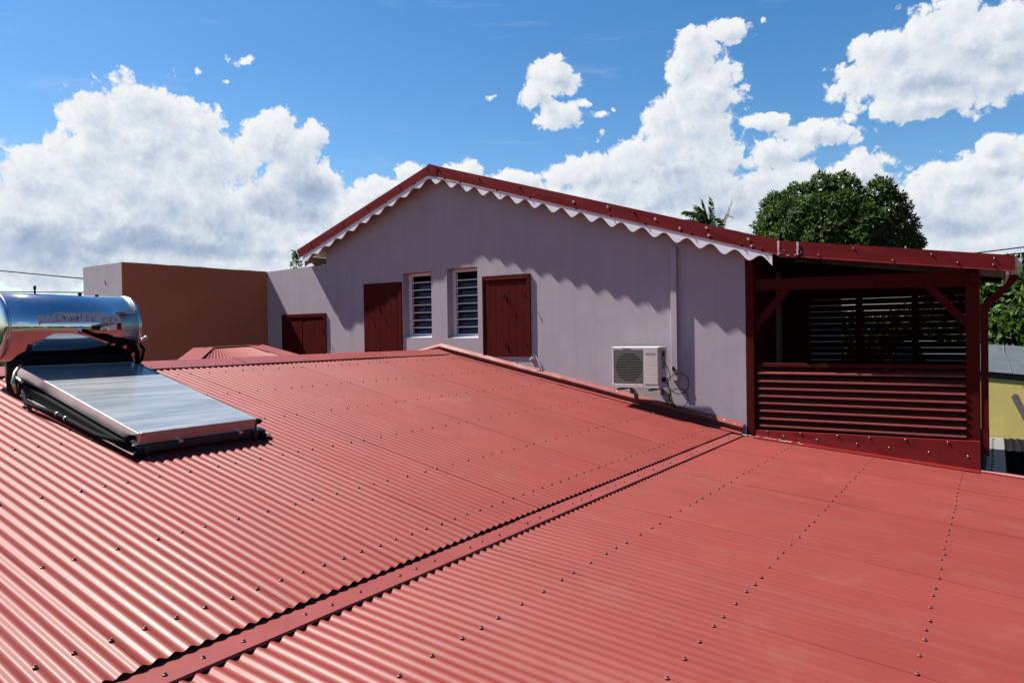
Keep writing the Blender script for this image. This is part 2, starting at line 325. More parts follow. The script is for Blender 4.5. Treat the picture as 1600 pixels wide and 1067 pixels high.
# ------------------------------------------------------------------ mesh helpers
class MB:
    def __init__(s): s.v = []; s.f = []; s.mi = []; s.cur = 0; s.sm = []
    def add(s, vs, fs, smooth=False):
        o = len(s.v); s.v += [tuple(v) for v in vs]
        for f in fs: s.f.append(tuple(i+o for i in f)); s.mi.append(s.cur); s.sm.append(smooth)
        return s
    def box(s, x0, x1, y0, y1, z0, z1):
        x0, x1 = sorted((x0, x1)); y0, y1 = sorted((y0, y1)); z0, z1 = sorted((z0, z1))
        vs = [(x0,y0,z0),(x1,y0,z0),(x1,y1,z0),(x0,y1,z0),(x0,y0,z1),(x1,y0,z1),(x1,y1,z1),(x0,y1,z1)]
        return s.add(vs, [(0,3,2,1),(4,5,6,7),(0,1,5,4),(1,2,6,5),(2,3,7,6),(3,0,4,7)])
    def prism(s, poly, axis, a, b):
        """poly: 2D points in the plane across axis; extruded from a to b"""
        n = len(poly)
        def P(p, t):
            return {'x': (t, p[0], p[1]), 'y': (p[0], t, p[1]), 'z': (p[0], p[1], t)}[axis]
        vs = [P(p, a) for p in poly]+[P(p, b) for p in poly]
        fs = [tuple(range(n))[::-1], tuple(range(n, 2*n))]+[(i, (i+1) % n, n+(i+1) % n, n+i) for i in range(n)]
        return s.add(vs, fs)
    def beam(s, p, q, w, h, up=(0, 0, 1)):
        """rectangular bar from p to q; w across, h along up"""
        p, q = Vector(p), Vector(q); d = (q-p).normalized(); up = Vector(up)
        sd = d.cross(up).normalized(); u = sd.cross(d).normalized()
        vs = []
        for c in (p, q):
            for a, b in ((-1,-1),(1,-1),(1,1),(-1,1)): vs.append(c+sd*(a*w/2)+u*(b*h/2))
        return s.add(vs, [(3,2,1,0),(4,5,6,7),(0,1,5,4),(1,2,6,5),(2,3,7,6),(3,0,4,7)])
    def tube(s, pts, r, n=8, caps=True):
        pts = [Vector(p) for p in pts]; rs = r if isinstance(r, (list, tuple)) else [r]*len(pts)
        vs = []; fs = []; u = None
        for i, p in enumerate(pts):
            d = ((pts[i+1]-p) if i == 0 else (p-pts[i-1]) if i == len(pts)-1 else (pts[i+1]-pts[i-1])).normalized()
            if u is None:
                u = d.orthogonal().normalized()
            u = (u-d*u.dot(d)).normalized(); w = d.cross(u)
            for k in range(n):
                a = 2*math.pi*k/n; vs.append(p+(u*math.cos(a)+w*math.sin(a))*rs[i])
        for i in range(len(pts)-1):
            for k in range(n):
                fs.append((i*n+k, i*n+(k+1) % n, (i+1)*n+(k+1) % n, (i+1)*n+k))
        o = len(s.v); s.add(vs, fs, True)
        if caps: s.ends(o, n, len(pts))
        return s
    def ends(s, o, n, m):
        for f in (tuple(range(o, o+n))[::-1], tuple(range(o+(m-1)*n, o+m*n))):
            s.f.append(f); s.mi.append(s.cur); s.sm.append(False)
    def lathe(s, prof, origin, axis, n=24):
        """prof: (radius, distance along axis)"""
        o = Vector(origin); ax = Vector(axis).normalized(); u = ax.orthogonal().normalized(); w = ax.cross(u)
        vs = []; fs = []
        for (r, t) in prof:
            for k in range(n):
                a = 2*math.pi*k/n; vs.append(o+ax*t+(u*math.cos(a)+w*math.sin(a))*r)
        for i in range(len(prof)-1):
            for k in range(n):
                fs.append((i*n+k, i*n+(k+1) % n, (i+1)*n+(k+1) % n, (i+1)*n+k))
        o_ = len(s.v); s.add(vs, fs, True); s.ends(o_, n, len(prof))
        return s
    def sheet(s, poly, thick, normal):
        """planar polygon (3D) given thickness against its normal"""
        n = len(poly); nn = Vector(normal).normalized()*thick
        vs = [Vector(p) for p in poly]+[Vector(p)-nn for p in poly]
        fs = [tuple(range(n)), tuple(range(n, 2*n))[::-1]]+[(i, n+i, n+(i+1) % n, (i+1) % n) for i in range(n)]
        return s.add(vs, fs)
    def mesh(s, name, mats, bevel=0.0):
        me = bpy.data.meshes.new(name); me.from_pydata(s.v, [], s.f)
        for m in (mats if isinstance(mats, (list, tuple)) else [mats]): me.materials.append(m)
        me.polygons.foreach_set('material_index', s.mi); me.polygons.foreach_set('use_smooth', s.sm)
        bm = bmesh.new(); bm.from_mesh(me)
        bmesh.ops.recalc_face_normals(bm, faces=bm.faces)
        if bevel:
            es = [e for e in bm.edges if len(e.link_faces) == 2 and e.calc_face_angle(0) > 0.6]
            bmesh.ops.bevel(bm, geom=es, offset=bevel, segments=1, affect='EDGES', clamp_overlap=True)
        bm.to_mesh(me); bm.free(); me.update()
        return me

def obj(name, mb, m, parent=None, bevel=0.0):
    me = mb.mesh(name, m, bevel) if isinstance(mb, MB) else mb
    o = bpy.data.objects.new(name, me); COL.objects.link(o)
    if parent is not None: put_under(o, parent)
    return o
def put_under(o, parent):
    o.parent = parent
    L = Vector((0, 0, 0)); p = parent
    while p is not None: L += p.location; p = p.parent
    o.location = o.location-L if o.get('own') else -L
def thing(name, label, cat, loc, group=None):
    o = bpy.data.objects.new(name, None); COL.objects.link(o)
    o.location = loc; o.empty_display_size = 0.3
    o['label'] = label; o['category'] = cat
    if group: o['group'] = group
    return o
def tag(o, label, cat, group=None):
    o['label'] = label; o['category'] = cat
    if group: o['group'] = group
    return o
def structure(o): o['kind'] = 'structure'; return o
def place(me, name, loc, parent, rot=None):
    """another object of a shared mesh, at a world location, under its thing"""
    o = bpy.data.objects.new(name, me); COL.objects.link(o)
    L = Vector((0, 0, 0)); p = parent
    while p is not None: L += p.location; p = p.parent
    o.parent = parent; o.location = Vector(loc)-L
    if rot: o.rotation_euler = rot
    return o
def arrmesh(name, verts, faces, m, smooth=False):
    me = bpy.data.meshes.new(name)
    nv, nf, k = len(verts), len(faces), faces.shape[1]
    me.vertices.add(nv); me.vertices.foreach_set('co', np.asarray(verts, dtype=np.float32).ravel())
    me.loops.add(nf*k); me.loops.foreach_set('vertex_index', faces.ravel().astype(np.int32))
    me.polygons.add(nf); me.polygons.foreach_set('loop_start', np.arange(0, nf*k, k, dtype=np.int32))
    me.polygons.foreach_set('use_smooth', np.full(nf, smooth))
    me.materials.append(m); me.update(calc_edges=True)
    return me

# ------------------------------------------------------------------ ground
GZ = -4.6
structure(obj('ground', MB().add([(-900,-900,GZ),(900,-900,GZ),(900,900,GZ),(-900,900,GZ)], [(0,1,2,3)]), M['ground']))

# ------------------------------------------------------------------ corrugated roof in the foreground
PITCH_ = 0.0755; AMP = 0.0078
SU, SLO = 0.2115, 0.092
def zu(x): return -1.389-SU*(x+2.846)
def zl(x): return -1.424-SLO*(x+2.718)
def wave(y): return AMP*(math.cos(2*math.pi*y/PITCH_)-1)        # crest at the plane
ROOF_Y0, ROOF_Y1 = -3.2, 9.985

def corr_sheet(zf, x0, x1, y0, y1, lift=0.0, nx=7, lap=0.0024, seed=0):
    rr = random.Random(seed)
    n = int((y1-y0)/PITCH_*9)+1
    ys = [y0+(y1-y0)*i/n for i in range(n+1)]
    xs = [x0+(x1-x0)*i/nx for i in range(nx+1)]
    off = [rr.uniform(-1, 1)*0.0011 for _ in xs]
    ph = rr.uniform(0, 6); gain = rr.uniform(.90, 1.06)
    v = []
    for layer in (0, -0.0013):
        for i, x in enumerate(xs):
            for y in ys:
                z = zf(x)+wave(y)*gain+lift+max(0.0, 1-(y-y0)/.5)*lap+layer+off[i]*math.sin(ph+y*3.1+i)
                v.append((x, y, z))
    ny = len(ys); L = ny*len(xs); f = []
    for i in range(nx):
        for j in range(ny-1):
            a = i*ny+j
            f.append((a, a+ny, a+ny+1, a+1)); f.append((L+a, L+a+1, L+a+ny+1, L+a+ny))
    for j in range(ny-1):
        f.append((j, j+1, L+j+1, L+j)); a = nx*ny+j; f.append((a, L+a, L+a+1, a+1))
    for i in range(nx):
        a = i*ny; f.append((a, L+a, L+a+ny, a+ny)); a = i*ny+ny-1; f.append((a, a+ny, L+a+ny, L+a))
    mb = MB(); mb.add(v, f, True)
    me = bpy.data.meshes.new('roof_sheet'); me.from_pydata(mb.v, [], mb.f)
    me.polygons.foreach_set('use_smooth', [True]*len(mb.f)); me.materials.append(M['roof']); me.update()
    me.set_sharp_from_angle(angle=rad(60))
    return me

roof = thing('corrugated_roof', 'large pinkish red corrugated metal roof with screw rows filling the foreground', 'roof', (-3, 3, -1.4))
COVER = 0.7915
edges = [1.665+COVER*k for k in range(-7, 12)]
edges = [e for e in edges if ROOF_Y0+0.2 < e < ROOF_Y1-0.2]
bounds = [ROOF_Y0]+edges+[ROOF_Y1]
for k in range(len(bounds)-1):
    a, b = bounds[k], bounds[k+1]
    b2 = min(ROOF_Y1, b+0.09)
    lift = 0.003*(k % 2)+0.0016*random.random()
    a2 = a if k == 0 else a
    obj('roof_sheet', corr_sheet(lambda x: zu(x), -8.10, -2.985, a2, b2, random.uniform(0, .0005), 8, seed=k), None, roof)
    obj('roof_sheet', corr_sheet(lambda x: zl(x), -2.97, 3.1, a2-0.12 if k else a2, min(ROOF_Y1, b-0.12+0.09) if k < len(bounds)-2 else b, random.uniform(0, .0005), 8, .0014, seed=50+k), None, roof)
# far slope beyond the ridge
zf_ = lambda x: zu(-8.12)+SU*(x+8.12)
for a, b in ((ROOF_Y0, 3.0), (3.0, 6.4), (6.4, ROOF_Y1)):
    obj('roof_sheet', corr_sheet(zf_, -11.4, -8.14, a, b, 0, 2, seed=int(a*10)), None, roof)

def sweep_x(mb, prof, x0, z0, x1, z1, n=1, wob=0.0, seed=1):
    """open profile of (y, dz) carried along the roof slope, thin both-sided strip"""
    rr = random.Random(seed)
    vs = []; fs = []; m = len(prof)
    for i in range(n+1):
        t = i/n
        for (y, dz) in prof:
            vs.append((x0+(x1-x0)*t, y+rr.uniform(-wob, wob), z0+(z1-z0)*t+dz+rr.uniform(-wob, wob)))
    for i in range(n):
        for j in range(m-1):
            a = i*m+j; fs.append((a, a+1, a+m+1, a+m))
    return mb.add(vs, fs)
def closed(prof, t):
    """give an open profile a thickness"""
    return prof+[(y-t*0.4, dz-t) for y, dz in prof[::-1]]+[prof[0]]
def sweep_y(mb, prof, y0, y1, n=1, wob=0.0, seed=1, capends=True):
    rr = random.Random(seed)
    vs = []; fs = []; m = len(prof)
    for i in range(n+1):
        for (x, z) in prof: vs.append((x, y0+(y1-y0)*i/n, z+rr.uniform(-wob, wob)))
    for i in range(n):
        for j in range(m-1):
            a = i*m+j; fs.append((a, a+1, a+m+1, a+m))
    if capends: fs += [tuple(range(m-1)), tuple(range(n*m, n*m+m-1))[::-1]]
    return mb.add(vs, fs)

# flat strip where the two slopes meet
prof = [(-3.24, -1.389+.2115*.394-.030), (-2.99, -1.3845), (-2.832, -1.4035), (-2.829, -1.4175), (-2.833, -1.4175), (-2.838, -1.4065), (-2.99, -1.3875), (-3.24, -1.389+.2115*.394-.033), (-3.24, -1.389+.2115*.394-.030)]
b = MB(); sweep_y(b, prof, ROOF_Y0, 4.55, 12, 0.0009, 3); obj('joint_strip', b, M['flash'], roof)
b = MB(); sweep_y(b, [(x, z+0.003) for x, z in prof], 4.50, 9.93, 12, 0.0009, 4); obj('joint_strip', b, M['flash'], roof)
# ridge cap
zr = zu(-8.12)
def cap_prof(o=0.0):
    return [(-8.44, zr-SU*.32+.011+o), (-8.15, zr+.017+o), (-8.12, zr+.024+o), (-8.09, zr+.017+o), (-7.815, zr-SU*.305+.011+o), (-7.812, zr-SU*.305-.002+o), (-7.818, zr-SU*.305-.002+o), (-7.822, zr-SU*.305+.006+o), (-8.12, zr+.018+o), (-8.44, zr-SU*.32+.007+o), (-8.44, zr-SU*.32+.011+o)]
for a, b_, o in ((ROOF_Y0, 1.2, 0), (1.1, 3.55, .004), (3.45, 5.9, .001), (5.8, 8.3, .005), (8.2, 9.93, .002)):
    b = MB(); sweep_y(b, cap_prof(o), a, b_, 6, 0.0012, int(a*7)+40); obj('ridge_cap', b, M['flash'], roof)
# flashing against the house wall
wp = closed([(9.998, .125), (9.985, .128), (9.925, .083), (9.923, .070), (9.932, .070), (9.950, .078), (9.962, .014), (9.955, .008), (9.80, .006)], .0015)
b = MB(); sweep_x(b, wp, -8.12, zr, -5.6, zu(-5.6), 14, 0.0016, 5); obj('wall_flashing', b, M['flash'], roof)
b = MB(); sweep_x(b, [(y-.002, z+.003) for y, z in wp], -5.68, zu(-5.68), -2.86, zu(-2.86), 14, 0.0016, 6); obj('wall_flashing', b, M['flash'], roof)
b = MB(); sweep_x(b, wp, -8.118, zr, -10.9, zf_(-10.9), 5, 0.001, 7); obj('wall_flashing', b, M['flash'], roof)
# sealant smears on the flashing
b = MB()
for k in range(26):
    x = random.choice((random.uniform(-3.6, -2.9), random.uniform(-6.3, -5.2), random.uniform(-8, -2.9)))
    z = zu(x)+random.uniform(.09, .115); y = 9.985-(.128-(z-zu(x)))*1.3-.004
    w = random.uniform(.006, .035)
    b.add([(x-w, y, z), (x-w*.2, y-.006, z-.006), (x+w, y-.003, z-.003), (x+w*.3, y+.003, z+.004)], [(0, 1, 2, 3)])
for k in range(22):
    x = random.uniform(-2.95, -2.1); y = random.uniform(9.84, 9.95)
    w = random.uniform(.008, .05)
    z = max(zl(x), -1.404 if x < -2.83 else -9)+.012
    b.add([(x-w, y, z), (x, y-.010, z+.002), (x+w, y+.003, z), (x+.2*w, y+.008, z+.003)], [(0, 1, 2, 3)])
obj('sealant', b, M['sealant'], roof)['kind'] = 'stuff'
# upstand below the veranda, folded sheet with a foot on the roof
b = MB()
NX = 12
vs = []; fs = []
rr = random.Random(9)
for i in range(NX+1):
    t = i/NX; x = -2.70+(2.536)*t
    top = -1.342+.021*t
    for (y, z) in ((10.03, top+.004), (9.972, top), (9.966+rr.uniform(-.004, .004), (top+zl(x))/2), (9.955, zl(x)+.012), (9.80, zl(x)+.006)):
        vs.append((x, y, z))
for i in range(NX):
    for j in range(4):
        a = i*5+j; fs.append((a, a+5, a+6, a+1))
b.add(vs, fs)
obj('upstand_flashing', b, M['verge'], roof)
b = MB(); b.prism([(9.94, zl(-.165)+.004), (10.03, zl(-.165)+.004), (10.03, -1.319), (9.962, -1.321)], 'x', -.166, -.160); obj('flashing_end', b, M['verge'], roof)
# edging of the lower roof right of the veranda
b = MB(); sweep_x(b, closed([(10.02, -.05), (10.015, .014), (9.90, .016), (9.88, .010)], .002), -.155, zl(-.155), 3.1, zl(3.1), 10, .001, 12); obj('edge_flashing', b, M['pink'], roof)
# eave board along the low edge and far eave
obj('eave_board', MB().box(3.06, 3.10, ROOF_Y0, ROOF_Y1, zl(3.1)-.2, zl(3.1)-.02), M['wood'], roof)

# screws: washer dome and hexagonal head
SCREWM = [M['flash'], M['screwhead']]
def screw_mesh():
    b = MB()
    b.lathe([(.0125, 0), (.0115, .0030), (.0075, .0052), (.0066, .0055)], (0, 0, -.001), (0, 0, 1), 10)
    b.cur = 1
    b.lathe([(.0056, .004), (.0056, .0105), (.0045, .0120)], (0, 0, 0), (0, 0, 1), 6)
    return b.mesh('roof_screw', SCREWM)
SCREW = screw_mesh()
spots = []
def crest(y): return round(y/PITCH_)*PITCH_
pat = [0, .158, .395, .630]
k = -7
while True:
    y0 = 1.703+COVER*k
    if y0 > 9.9: break
    for o in pat:
        y = crest(y0+o)
        if not (ROOF_Y0+.1 < y < 9.76): continue
        for x in (-4.005, -4.872, -5.785, -6.678, -7.55):
            spots.append((x+random.uniform(-.008, .008), y, zu(x)+.003, SU))
        for x in (-2.172, -1.25, -.328, .60, 1.5):
            yy = crest(y+.42)
            if yy < 9.76: spots.append((x+random.uniform(-.008, .008), yy, zl(x)+.003, SLO))
    k += 1
y = ROOF_Y0+.2
while y < 9.75:
    spots.append((-3.222+random.uniform(-.006, .006), crest(y), zu(-3.222)+.003, SU)); y += 2*PITCH_
y = ROOF_Y0+.15
i = 0
while y < 9.8:
    xs_ = -2.90+random.uniform(-.012, .012)
    spots.append((xs_, y, -1.3945+.003*(y > 4.5), .12)); y += (.16, .20, .33)[i % 3]*random.uniform(.85, 1.15); i += 1
y = 4.0
while y < 9.8:
    spots.append((-7.87, y, zr-SU*.25+.014, SU)); y += random.choice((.16, .24, .24))
def dist(s): return (Vector(s[:3])).length+(0 if (s[0]*math.sin(YAW)+s[1]*math.cos(YAW)) > 0.5 else 50)
# keep clear of the solar collector
spots = [s for s in spots if not (-7.65 < s[0] < -5.25 and 2.87 < s[1] < 4.12)]
# keep only what lies in view or close to it
spots = [s for s in spots if (s[0]*math.sin(YAW)+s[1]*math.cos(YAW)) > 0.3]
def in_view(s):
    p = Vector(s[:3]); z = p.dot(cf)
    return z > 0 and abs(p.dot(cr)/z) < 0.74 and abs(p.dot(cu)/z) < 0.5
spots.sort(key=lambda s: (not in_view(s), dist(s)))
for (x, y, z, sl_) in spots[:280]:
    place(SCREW, 'roof_screw', (x, y, z), roof, (random.uniform(-.08, .08), math.atan(sl_), random.uniform(0, 1)))
b = MB()
sv = [v.co.copy() for v in SCREW.vertices]; sf = [tuple(p.vertices) for p in SCREW.polygons]
for (x, y, z, sl_) in spots[280:]:
    R_ = Matrix.Translation((x, y, z)) @ Matrix.Rotation(math.atan(sl_), 4, 'Y')
    o0 = len(b.f); b.add([R_ @ v for v in sv], sf)
    b.mi[o0:] = [p.material_index for p in SCREW.polygons]
obj('roof_screw', b, SCREWM, roof)['kind'] = 'stuff'
# walls of the low wing under the roof
obj('wing_wall', MB().box(-10.9, 2.85, ROOF_Y0+.3, 9.7, GZ, -2.0).prism([(-10.9, -1.99), (2.85, -1.99), (2.85, -2.0), (-2.9, -1.52), (-8.12, -.45), (-10.9, -1.05)], 'y', ROOF_Y0+.32, 9.68), M['stucco'], roof)

# ------------------------------------------------------------------ the lavender house
house = thing('house', 'lavender gabled house with dark red shutters and scalloped white verge boards', 'house', (-7, 12, GZ))
KF, KB = 9.781/9.66, 9.785/9.70
YF, YB = 9.781, 9.785
fl = dict(L=(-11.468*KF, 1.712*KF), A=(-8.049*KF, 2.917*KF), R=(-2.371*KF, 1.166*KF), l=(-11.388*KF, 1.555*KF), a=(-8.07*KF, 2.738*KF), r=(-2.373*KF, .982*KF))
def lin(p, q, x): return p[1]+(q[1]-p[1])*(x-p[0])/(q[0]-p[0])
def top_z(x): return lin(fl['L'], fl['A'], x) if x < fl['A'][0] else lin(fl['A'], fl['R'], x)
def lip_z(x): return lin(fl['l'], fl['a'], x) if x < fl['a'][0] else lin(fl['a'], fl['r'], x)
AX = fl['A'][0]
# gable wall in columns round the two window openings
W1 = (-9.0, -8.335, -.045, 1.13); W2 = (-7.98, -7.32, -.06, 1.15)
b = MB()
def col(x0, x1, zb, zt0, zt1): b.prism([(x0, zb), (x1, zb), (x1, zt1), (x0, zt0)], 'y', 10.0, 10.25)
rz = lambda x: lip_z(x)+.05
cuts = sorted([-11.0, W1[0], W1[1], AX, W2[0], W2[1], -2.83])
for x0, x1 in zip(cuts, cuts[1:]):
    hole = next((w for w in (W1, W2) if w[0] <= x0 and x1 <= w[1]), None)
    if hole:
        col(x0, x1, GZ, hole[2], hole[2]); col(x0, x1, hole[3], rz(x0), rz(x1))
    else: col(x0, x1, GZ, rz(x0), rz(x1))
obj('gable_wall', b, M['stucco'], house)
obj('low_wall', MB().prism([(-12.95, GZ), (-11.002, GZ), (-11.002, 1.425), (-12.95, 1.382)], 'y', 10.0, 10.22), M['stucco'], house)
obj('side_wall', MB().box(-3.08, -2.835, 10.252, 17.2, GZ, rz(-2.9)), M['stucco'], house)
obj('side_wall', MB().box(-11.0, -10.75, 10.252, 17.2, GZ, rz(-10.9)), M['stucco'], house)
b = MB(); b.prism([(-11.0, GZ), (-2.83, GZ), (-2.83, rz(-2.83)), (AX, rz(AX)), (-11.0, rz(-11.0))], 'y', 17.2, 17.4); obj('back_wall', b, M['stucco'], house)
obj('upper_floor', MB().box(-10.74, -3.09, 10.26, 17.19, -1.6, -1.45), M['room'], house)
# roof sheets of the house
def slope_sheet(p, q, y0, y1, t=.03):
    n = int((y1-y0)/PITCH_*6); vs = []; fs = []
    for (x, z) in (p, q):
        for j in range(n+1):
            y = y0+(y1-y0)*j/n; vs.append((x, y, z+wave(y)))
    for j in range(n): fs.append((j, n+1+j, n+2+j, j+1))
    return MB().add(vs, fs, True)
ROOFTOP = .025
obj('roof_sheet', slope_sheet((fl['L'][0], fl['L'][1]-ROOFTOP), (AX, fl['A'][1]-ROOFTOP), YF+.02, 17.7), M['roof'], house)
obj('roof_sheet', slope_sheet((AX, fl['A'][1]-ROOFTOP), (fl['R'][0], fl['R'][1]-ROOFTOP), YF+.02, 17.7), M['roof'], house)
b = MB()
for (p, q) in ((fl['L'], fl['A']), (fl['A'], fl['R'])):
    b.prism([(p[0]+.01, p[1]-.10), (q[0], q[1]-.10), (q[0], q[1]-.065), (p[0]+.01, p[1]-.065)], 'y', YB+.03, 17.6)
obj('soffit', b, M['cream'], house)
# rafters seen under the left eave
for y in (9.95, 10.6, 11.4, 12.2): obj('rafter', MB().beam((-11.45, y, lip_z(-11.45)+.02), (-10.9, y, lip_z(-10.9)+.02), .06, .10), M['cream'], house)
def verge(name, p, q, pl, ql, ends):
    """folded cap: top flange, face, and a turned-out drip"""
    b = MB(); N_ = 16; vs = []; fs = []
    rr = random.Random(int(abs(p[0])*100))
    for i in range(N_+1):
        t = i/N_; X = p[0]+(q[0]-p[0])*t; Xl = pl[0]+(ql[0]-pl[0])*t
        zt = p[1]+(q[1]-p[1])*t; zb = pl[1]+(ql[1]-pl[1])*t
        w = rr.uniform(-.003, .003)
        for (x, y, z) in ((X, YF+.16, zt-.008), (X, YF+.002, zt), ((X+Xl)/2, YF+w, (zt+zb)/2), (Xl, YF, zb), (Xl, YF-.004, zb-.007), (Xl, YF-.002, zb-.009), (Xl, YF+.003, zb-.002), (X, YF+.008, zt-.006), (X, YF+.16, zt-.012)):
            vs.append((x, y, z))
    for i in range(N_):
        for j in range(8):
            a = i*9+j; fs.append((a, a+1, a+10, a+9))
    fs += [tuple(range(9)), tuple(range(N_*9, N_*9+9))[::-1]]
    b.add(vs, fs)
    return obj(name, b, M['verge'], house)
verge('verge_flashing', fl['L'], fl['A'], fl['l'], fl['a'], None)
verge('verge_flashing', fl['A'], (fl['R'][0]+.05, fl['R'][1]-.0154), fl['a'], (fl['r'][0]+.05, fl['r'][1]-.0154), None)
# apex cover plate and ridge end
b = MB(); b.prism([(AX-.05, fl['A'][1]-.19), (AX+.16, fl['A'][1]-.225), (AX+.16, fl['A'][1]-.045), (AX, fl['A'][1]+.006), (AX-.05, fl['A'][1]-.012)], 'y', YF-.006, YF-.002); obj('apex_plate', b, M['verge'], house)
# verge bolts and the pale marks of torn sealant
def bolt_mesh(r=.016):
    return MB().lathe([(r, 0), (r*.95, .006), (r*.55, .010), (r*.5, .016)], (0, 0, 0), (0, -1, 0), 8).mesh('bolt', M['verge'])
BOLT = bolt_mesh()
n = 0
for (x, low) in [(-11.2, 0), (-10.95, 1), (-10.55, 1), (-10.3, 0), (-9.9, 1), (-9.65, 0), (-9.2, 1), (-8.85, 0), (-8.5, 1), (-8.2, 0), (-7.95, 0), (-7.83, 1), (-7.5, 1), (-7.1, 0), (-6.75, 1), (-6.3, 0), (-6.12, 1), (-5.3, 1), (-4.72, 1), (-4.35, 0), (-4.18, 1), (-3.5, 1), (-2.82, 1), (-2.55, 1)]:
    z = (lip_z(x)+.022) if low else (top_z(x)-.05)
    place(BOLT, 'bolt', (x, YF-.001, z), house, (0, random.uniform(0, 6), 0))
def flake_mesh(seed):
    rr = random.Random(seed); n = 9
    ps = [((.55+.45*rr.random())*(.030 if i % 2 else .014)*math.cos(2*math.pi*i/n), (.55+.45*rr.random())*(.034 if i % 2 else .013)*math.sin(2*math.pi*i/n)) for i in range(n)]
    b = MB(); b.prism(ps, 'y', -.004, 0); return b.mesh('sealant_flake', M['sealant'])
for i, (x, f_) in enumerate([(-5.33, .52), (-4.76, .72), (-4.02, .60), (-3.66, .30), (-3.28, .78), (-3.25, .25), (-2.72, .62), (-2.68, .2)]):
    z = lip_z(x)+(top_z(x)-lip_z(x))*f_
    place(flake_mesh(i), 'sealant_flake', (x, YF-.004, z), house, (0, random.uniform(-1, 1), 0))
# scalloped verge boards
def scallop(name, x_start, x_end, tip0, per, slope, topf, amp=.102, mat_='white', rnd=0):
    pts = []; n = max(2, int(abs(x_end-x_start)/per*14))
    for i in range(n+1):
        x = x_start+(x_end-x_start)*i/n
        c = .5-.5*math.cos(2*math.pi*(x-tip0[0])/per)
        pts.append((x, tip0[1]+slope*(x-tip0[0])+amp*(c**.9)))
    vs = []; fs = []
    for y in (YB, YB+.024):
        for (x, z) in pts: vs += [(x, y, z), (x, y, topf(x))]
    m = 2*(n+1)
    for i in range(n):
        a = 2*i
        fs.append((a, a+2, a+3, a+1)); fs.append((m+a, m+a+1, m+a+3, m+a+2)); fs.append((a, m+a, m+a+2, a+2))
    fs += [(0, 1, m+1, m), (2*n, m+2*n, m+2*n+1, 2*n+1)]
    return obj(name, MB().add(vs, fs), M[mat_], house)
tr = (-2.698*KB, .919*KB); per_r = 2.956*KB/9
tl = (-10.577*KB, 1.725*KB); per_l = 2.266*KB/7
scallop('verge_board', -8.045*KB, -2.396*KB, tr, per_r, -.3156, lambda x: lip_z(x)+.10)
scallop('verge_board', -11.345*KB, -8.048*KB, tl, per_l, .365, lambda x: lip_z(x)+.10, .068)
# eave board running back along the left eave; its cream carries warm bounced light
vs = []; fs = []; n = 90
for x in (-11.42, -11.398):
    for i in range(n+1):
        y = YB+.03+7.8*i/n; c = .5-.5*math.cos(2*math.pi*(y-9.8)/.33)
        vs += [(x, y, 1.395+.09*c), (x, y, 1.60)]
m_ = 2*(n+1)
for i in range(n):
    a = 2*i; fs += [(a, a+1, a+3, a+2), (m_+a, m_+a+2, m_+a+3, m_+a+1), (a, a+2, m_+a+2, m_+a)]
obj('eave_board', MB().add(vs, fs), M['cream'], house)

# louvre windows
def louvre(W, fx0, z_first, nb, step):
    x0, x1, z0, z1 = W
    win = obj('louvre_window', MB().box(x0+.002, x0+.075, 10.15, 10.20, z0+.03, z1-.002).box(x1-.075, x1-.002, 10.15, 10.20, z0+.03, z1-.002).box(x0+.076, x1-.076, 10.152, 10.20, z1-.055, z1-.002).box(x0+.076, x1-.076, 10.152, 10.20, z0+.031, z0+.075), M['white'], house, .003)
    obj('sill', MB().prism([(10.02, z0+.002), (10.2, z0+.002), (10.2, z0+.030), (10.12, z0+.028), (10.02, z0+.014)], 'x', x0+.003, x1-.003), M['white'], win)
    for k in range(nb):
        z = z_first-step*k
        tilt = rad(62)
        # each blade is a glass slat held by a white front rail
        h = step*.60
        o = obj('louvre_blade', MB().beam((x0+.080, 10.175+.012, z-step*.5), (x1-.080, 10.175+.012, z-step*.5), .006, step*1.02, (0, .42, 1)), M['pane'], win)
        obj('blade_rail', MB().beam((x0+.078, 10.160, z), (x1-.078, 10.160, z), .020, .017), M['white'], win)
    for sx in (x0+.095,):
        obj('blade_clip', MB().box(sx, sx+.012, 10.166, 10.178, z0+.08, z1-.06), M['alu'], win)
    return win
louvre(W1, 0, .959, 8, .1367)
louvre(W2, 0, .953, 8, .1363)
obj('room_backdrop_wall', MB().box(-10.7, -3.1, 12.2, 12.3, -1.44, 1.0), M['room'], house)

# shutters: planks between a frame, with hook hinges
def hook(x, y, z, parent, s=1.0):
    b = MB(); b.box(x-.009*s, x+.009*s, y-.006, y, z-.045*s, z+.045*s).tube([(x, y-.004, z+.02*s), (x+.003, y-.040*s, z+.012*s), (x+.006, y-.043*s, z-.022*s)], .006*s, 6)
    return obj('hinge', b, M['dark'], parent)
def shutter(name, x0, x1, z0, z1, yf, n, hinges, frame=('top', 'right'), extra=None):
    base = obj(name, MB().box(x0, x1, yf+.020, yf+.034, z0, z1), M['wood'], house)
    w = (x1-x0)/n
    for i in range(n):
        a = x0+w*i+.0012; c = x0+w*(i+1)-.0012
        b = MB(); b.prism([(a, yf+.019), (a, yf+.008), (a+.003, yf+.0065+random.uniform(0, .0008)), (c-.003, yf+.0065), (c, yf+.008), (c, yf+.019)], 'z', z0+.003, z1-.003)
        obj('plank', b, M['wood'], base)
    b = MB()
    if 'top' in frame: b.box(x0, x1, yf-.006, yf+.0055, z1-.060, z1)
    if 'right' in frame: b.box(x1-.058, x1, yf-.006, yf+.0055, z0, z1-.061)
    if 'left' in frame: b.box(x0, x0+.028, yf-.006, yf+.0055, z0, z1-.061)
    if 'cap' in frame: b.box(x0+.06, x1-.06, yf-.010, yf-.0065, z1-.069, z1-.0605)
    if b.v: obj('frame_rail', b, M['wood'], base, .002)
    for (hx, hz) in hinges: hook(hx, yf, hz, base)
    return base
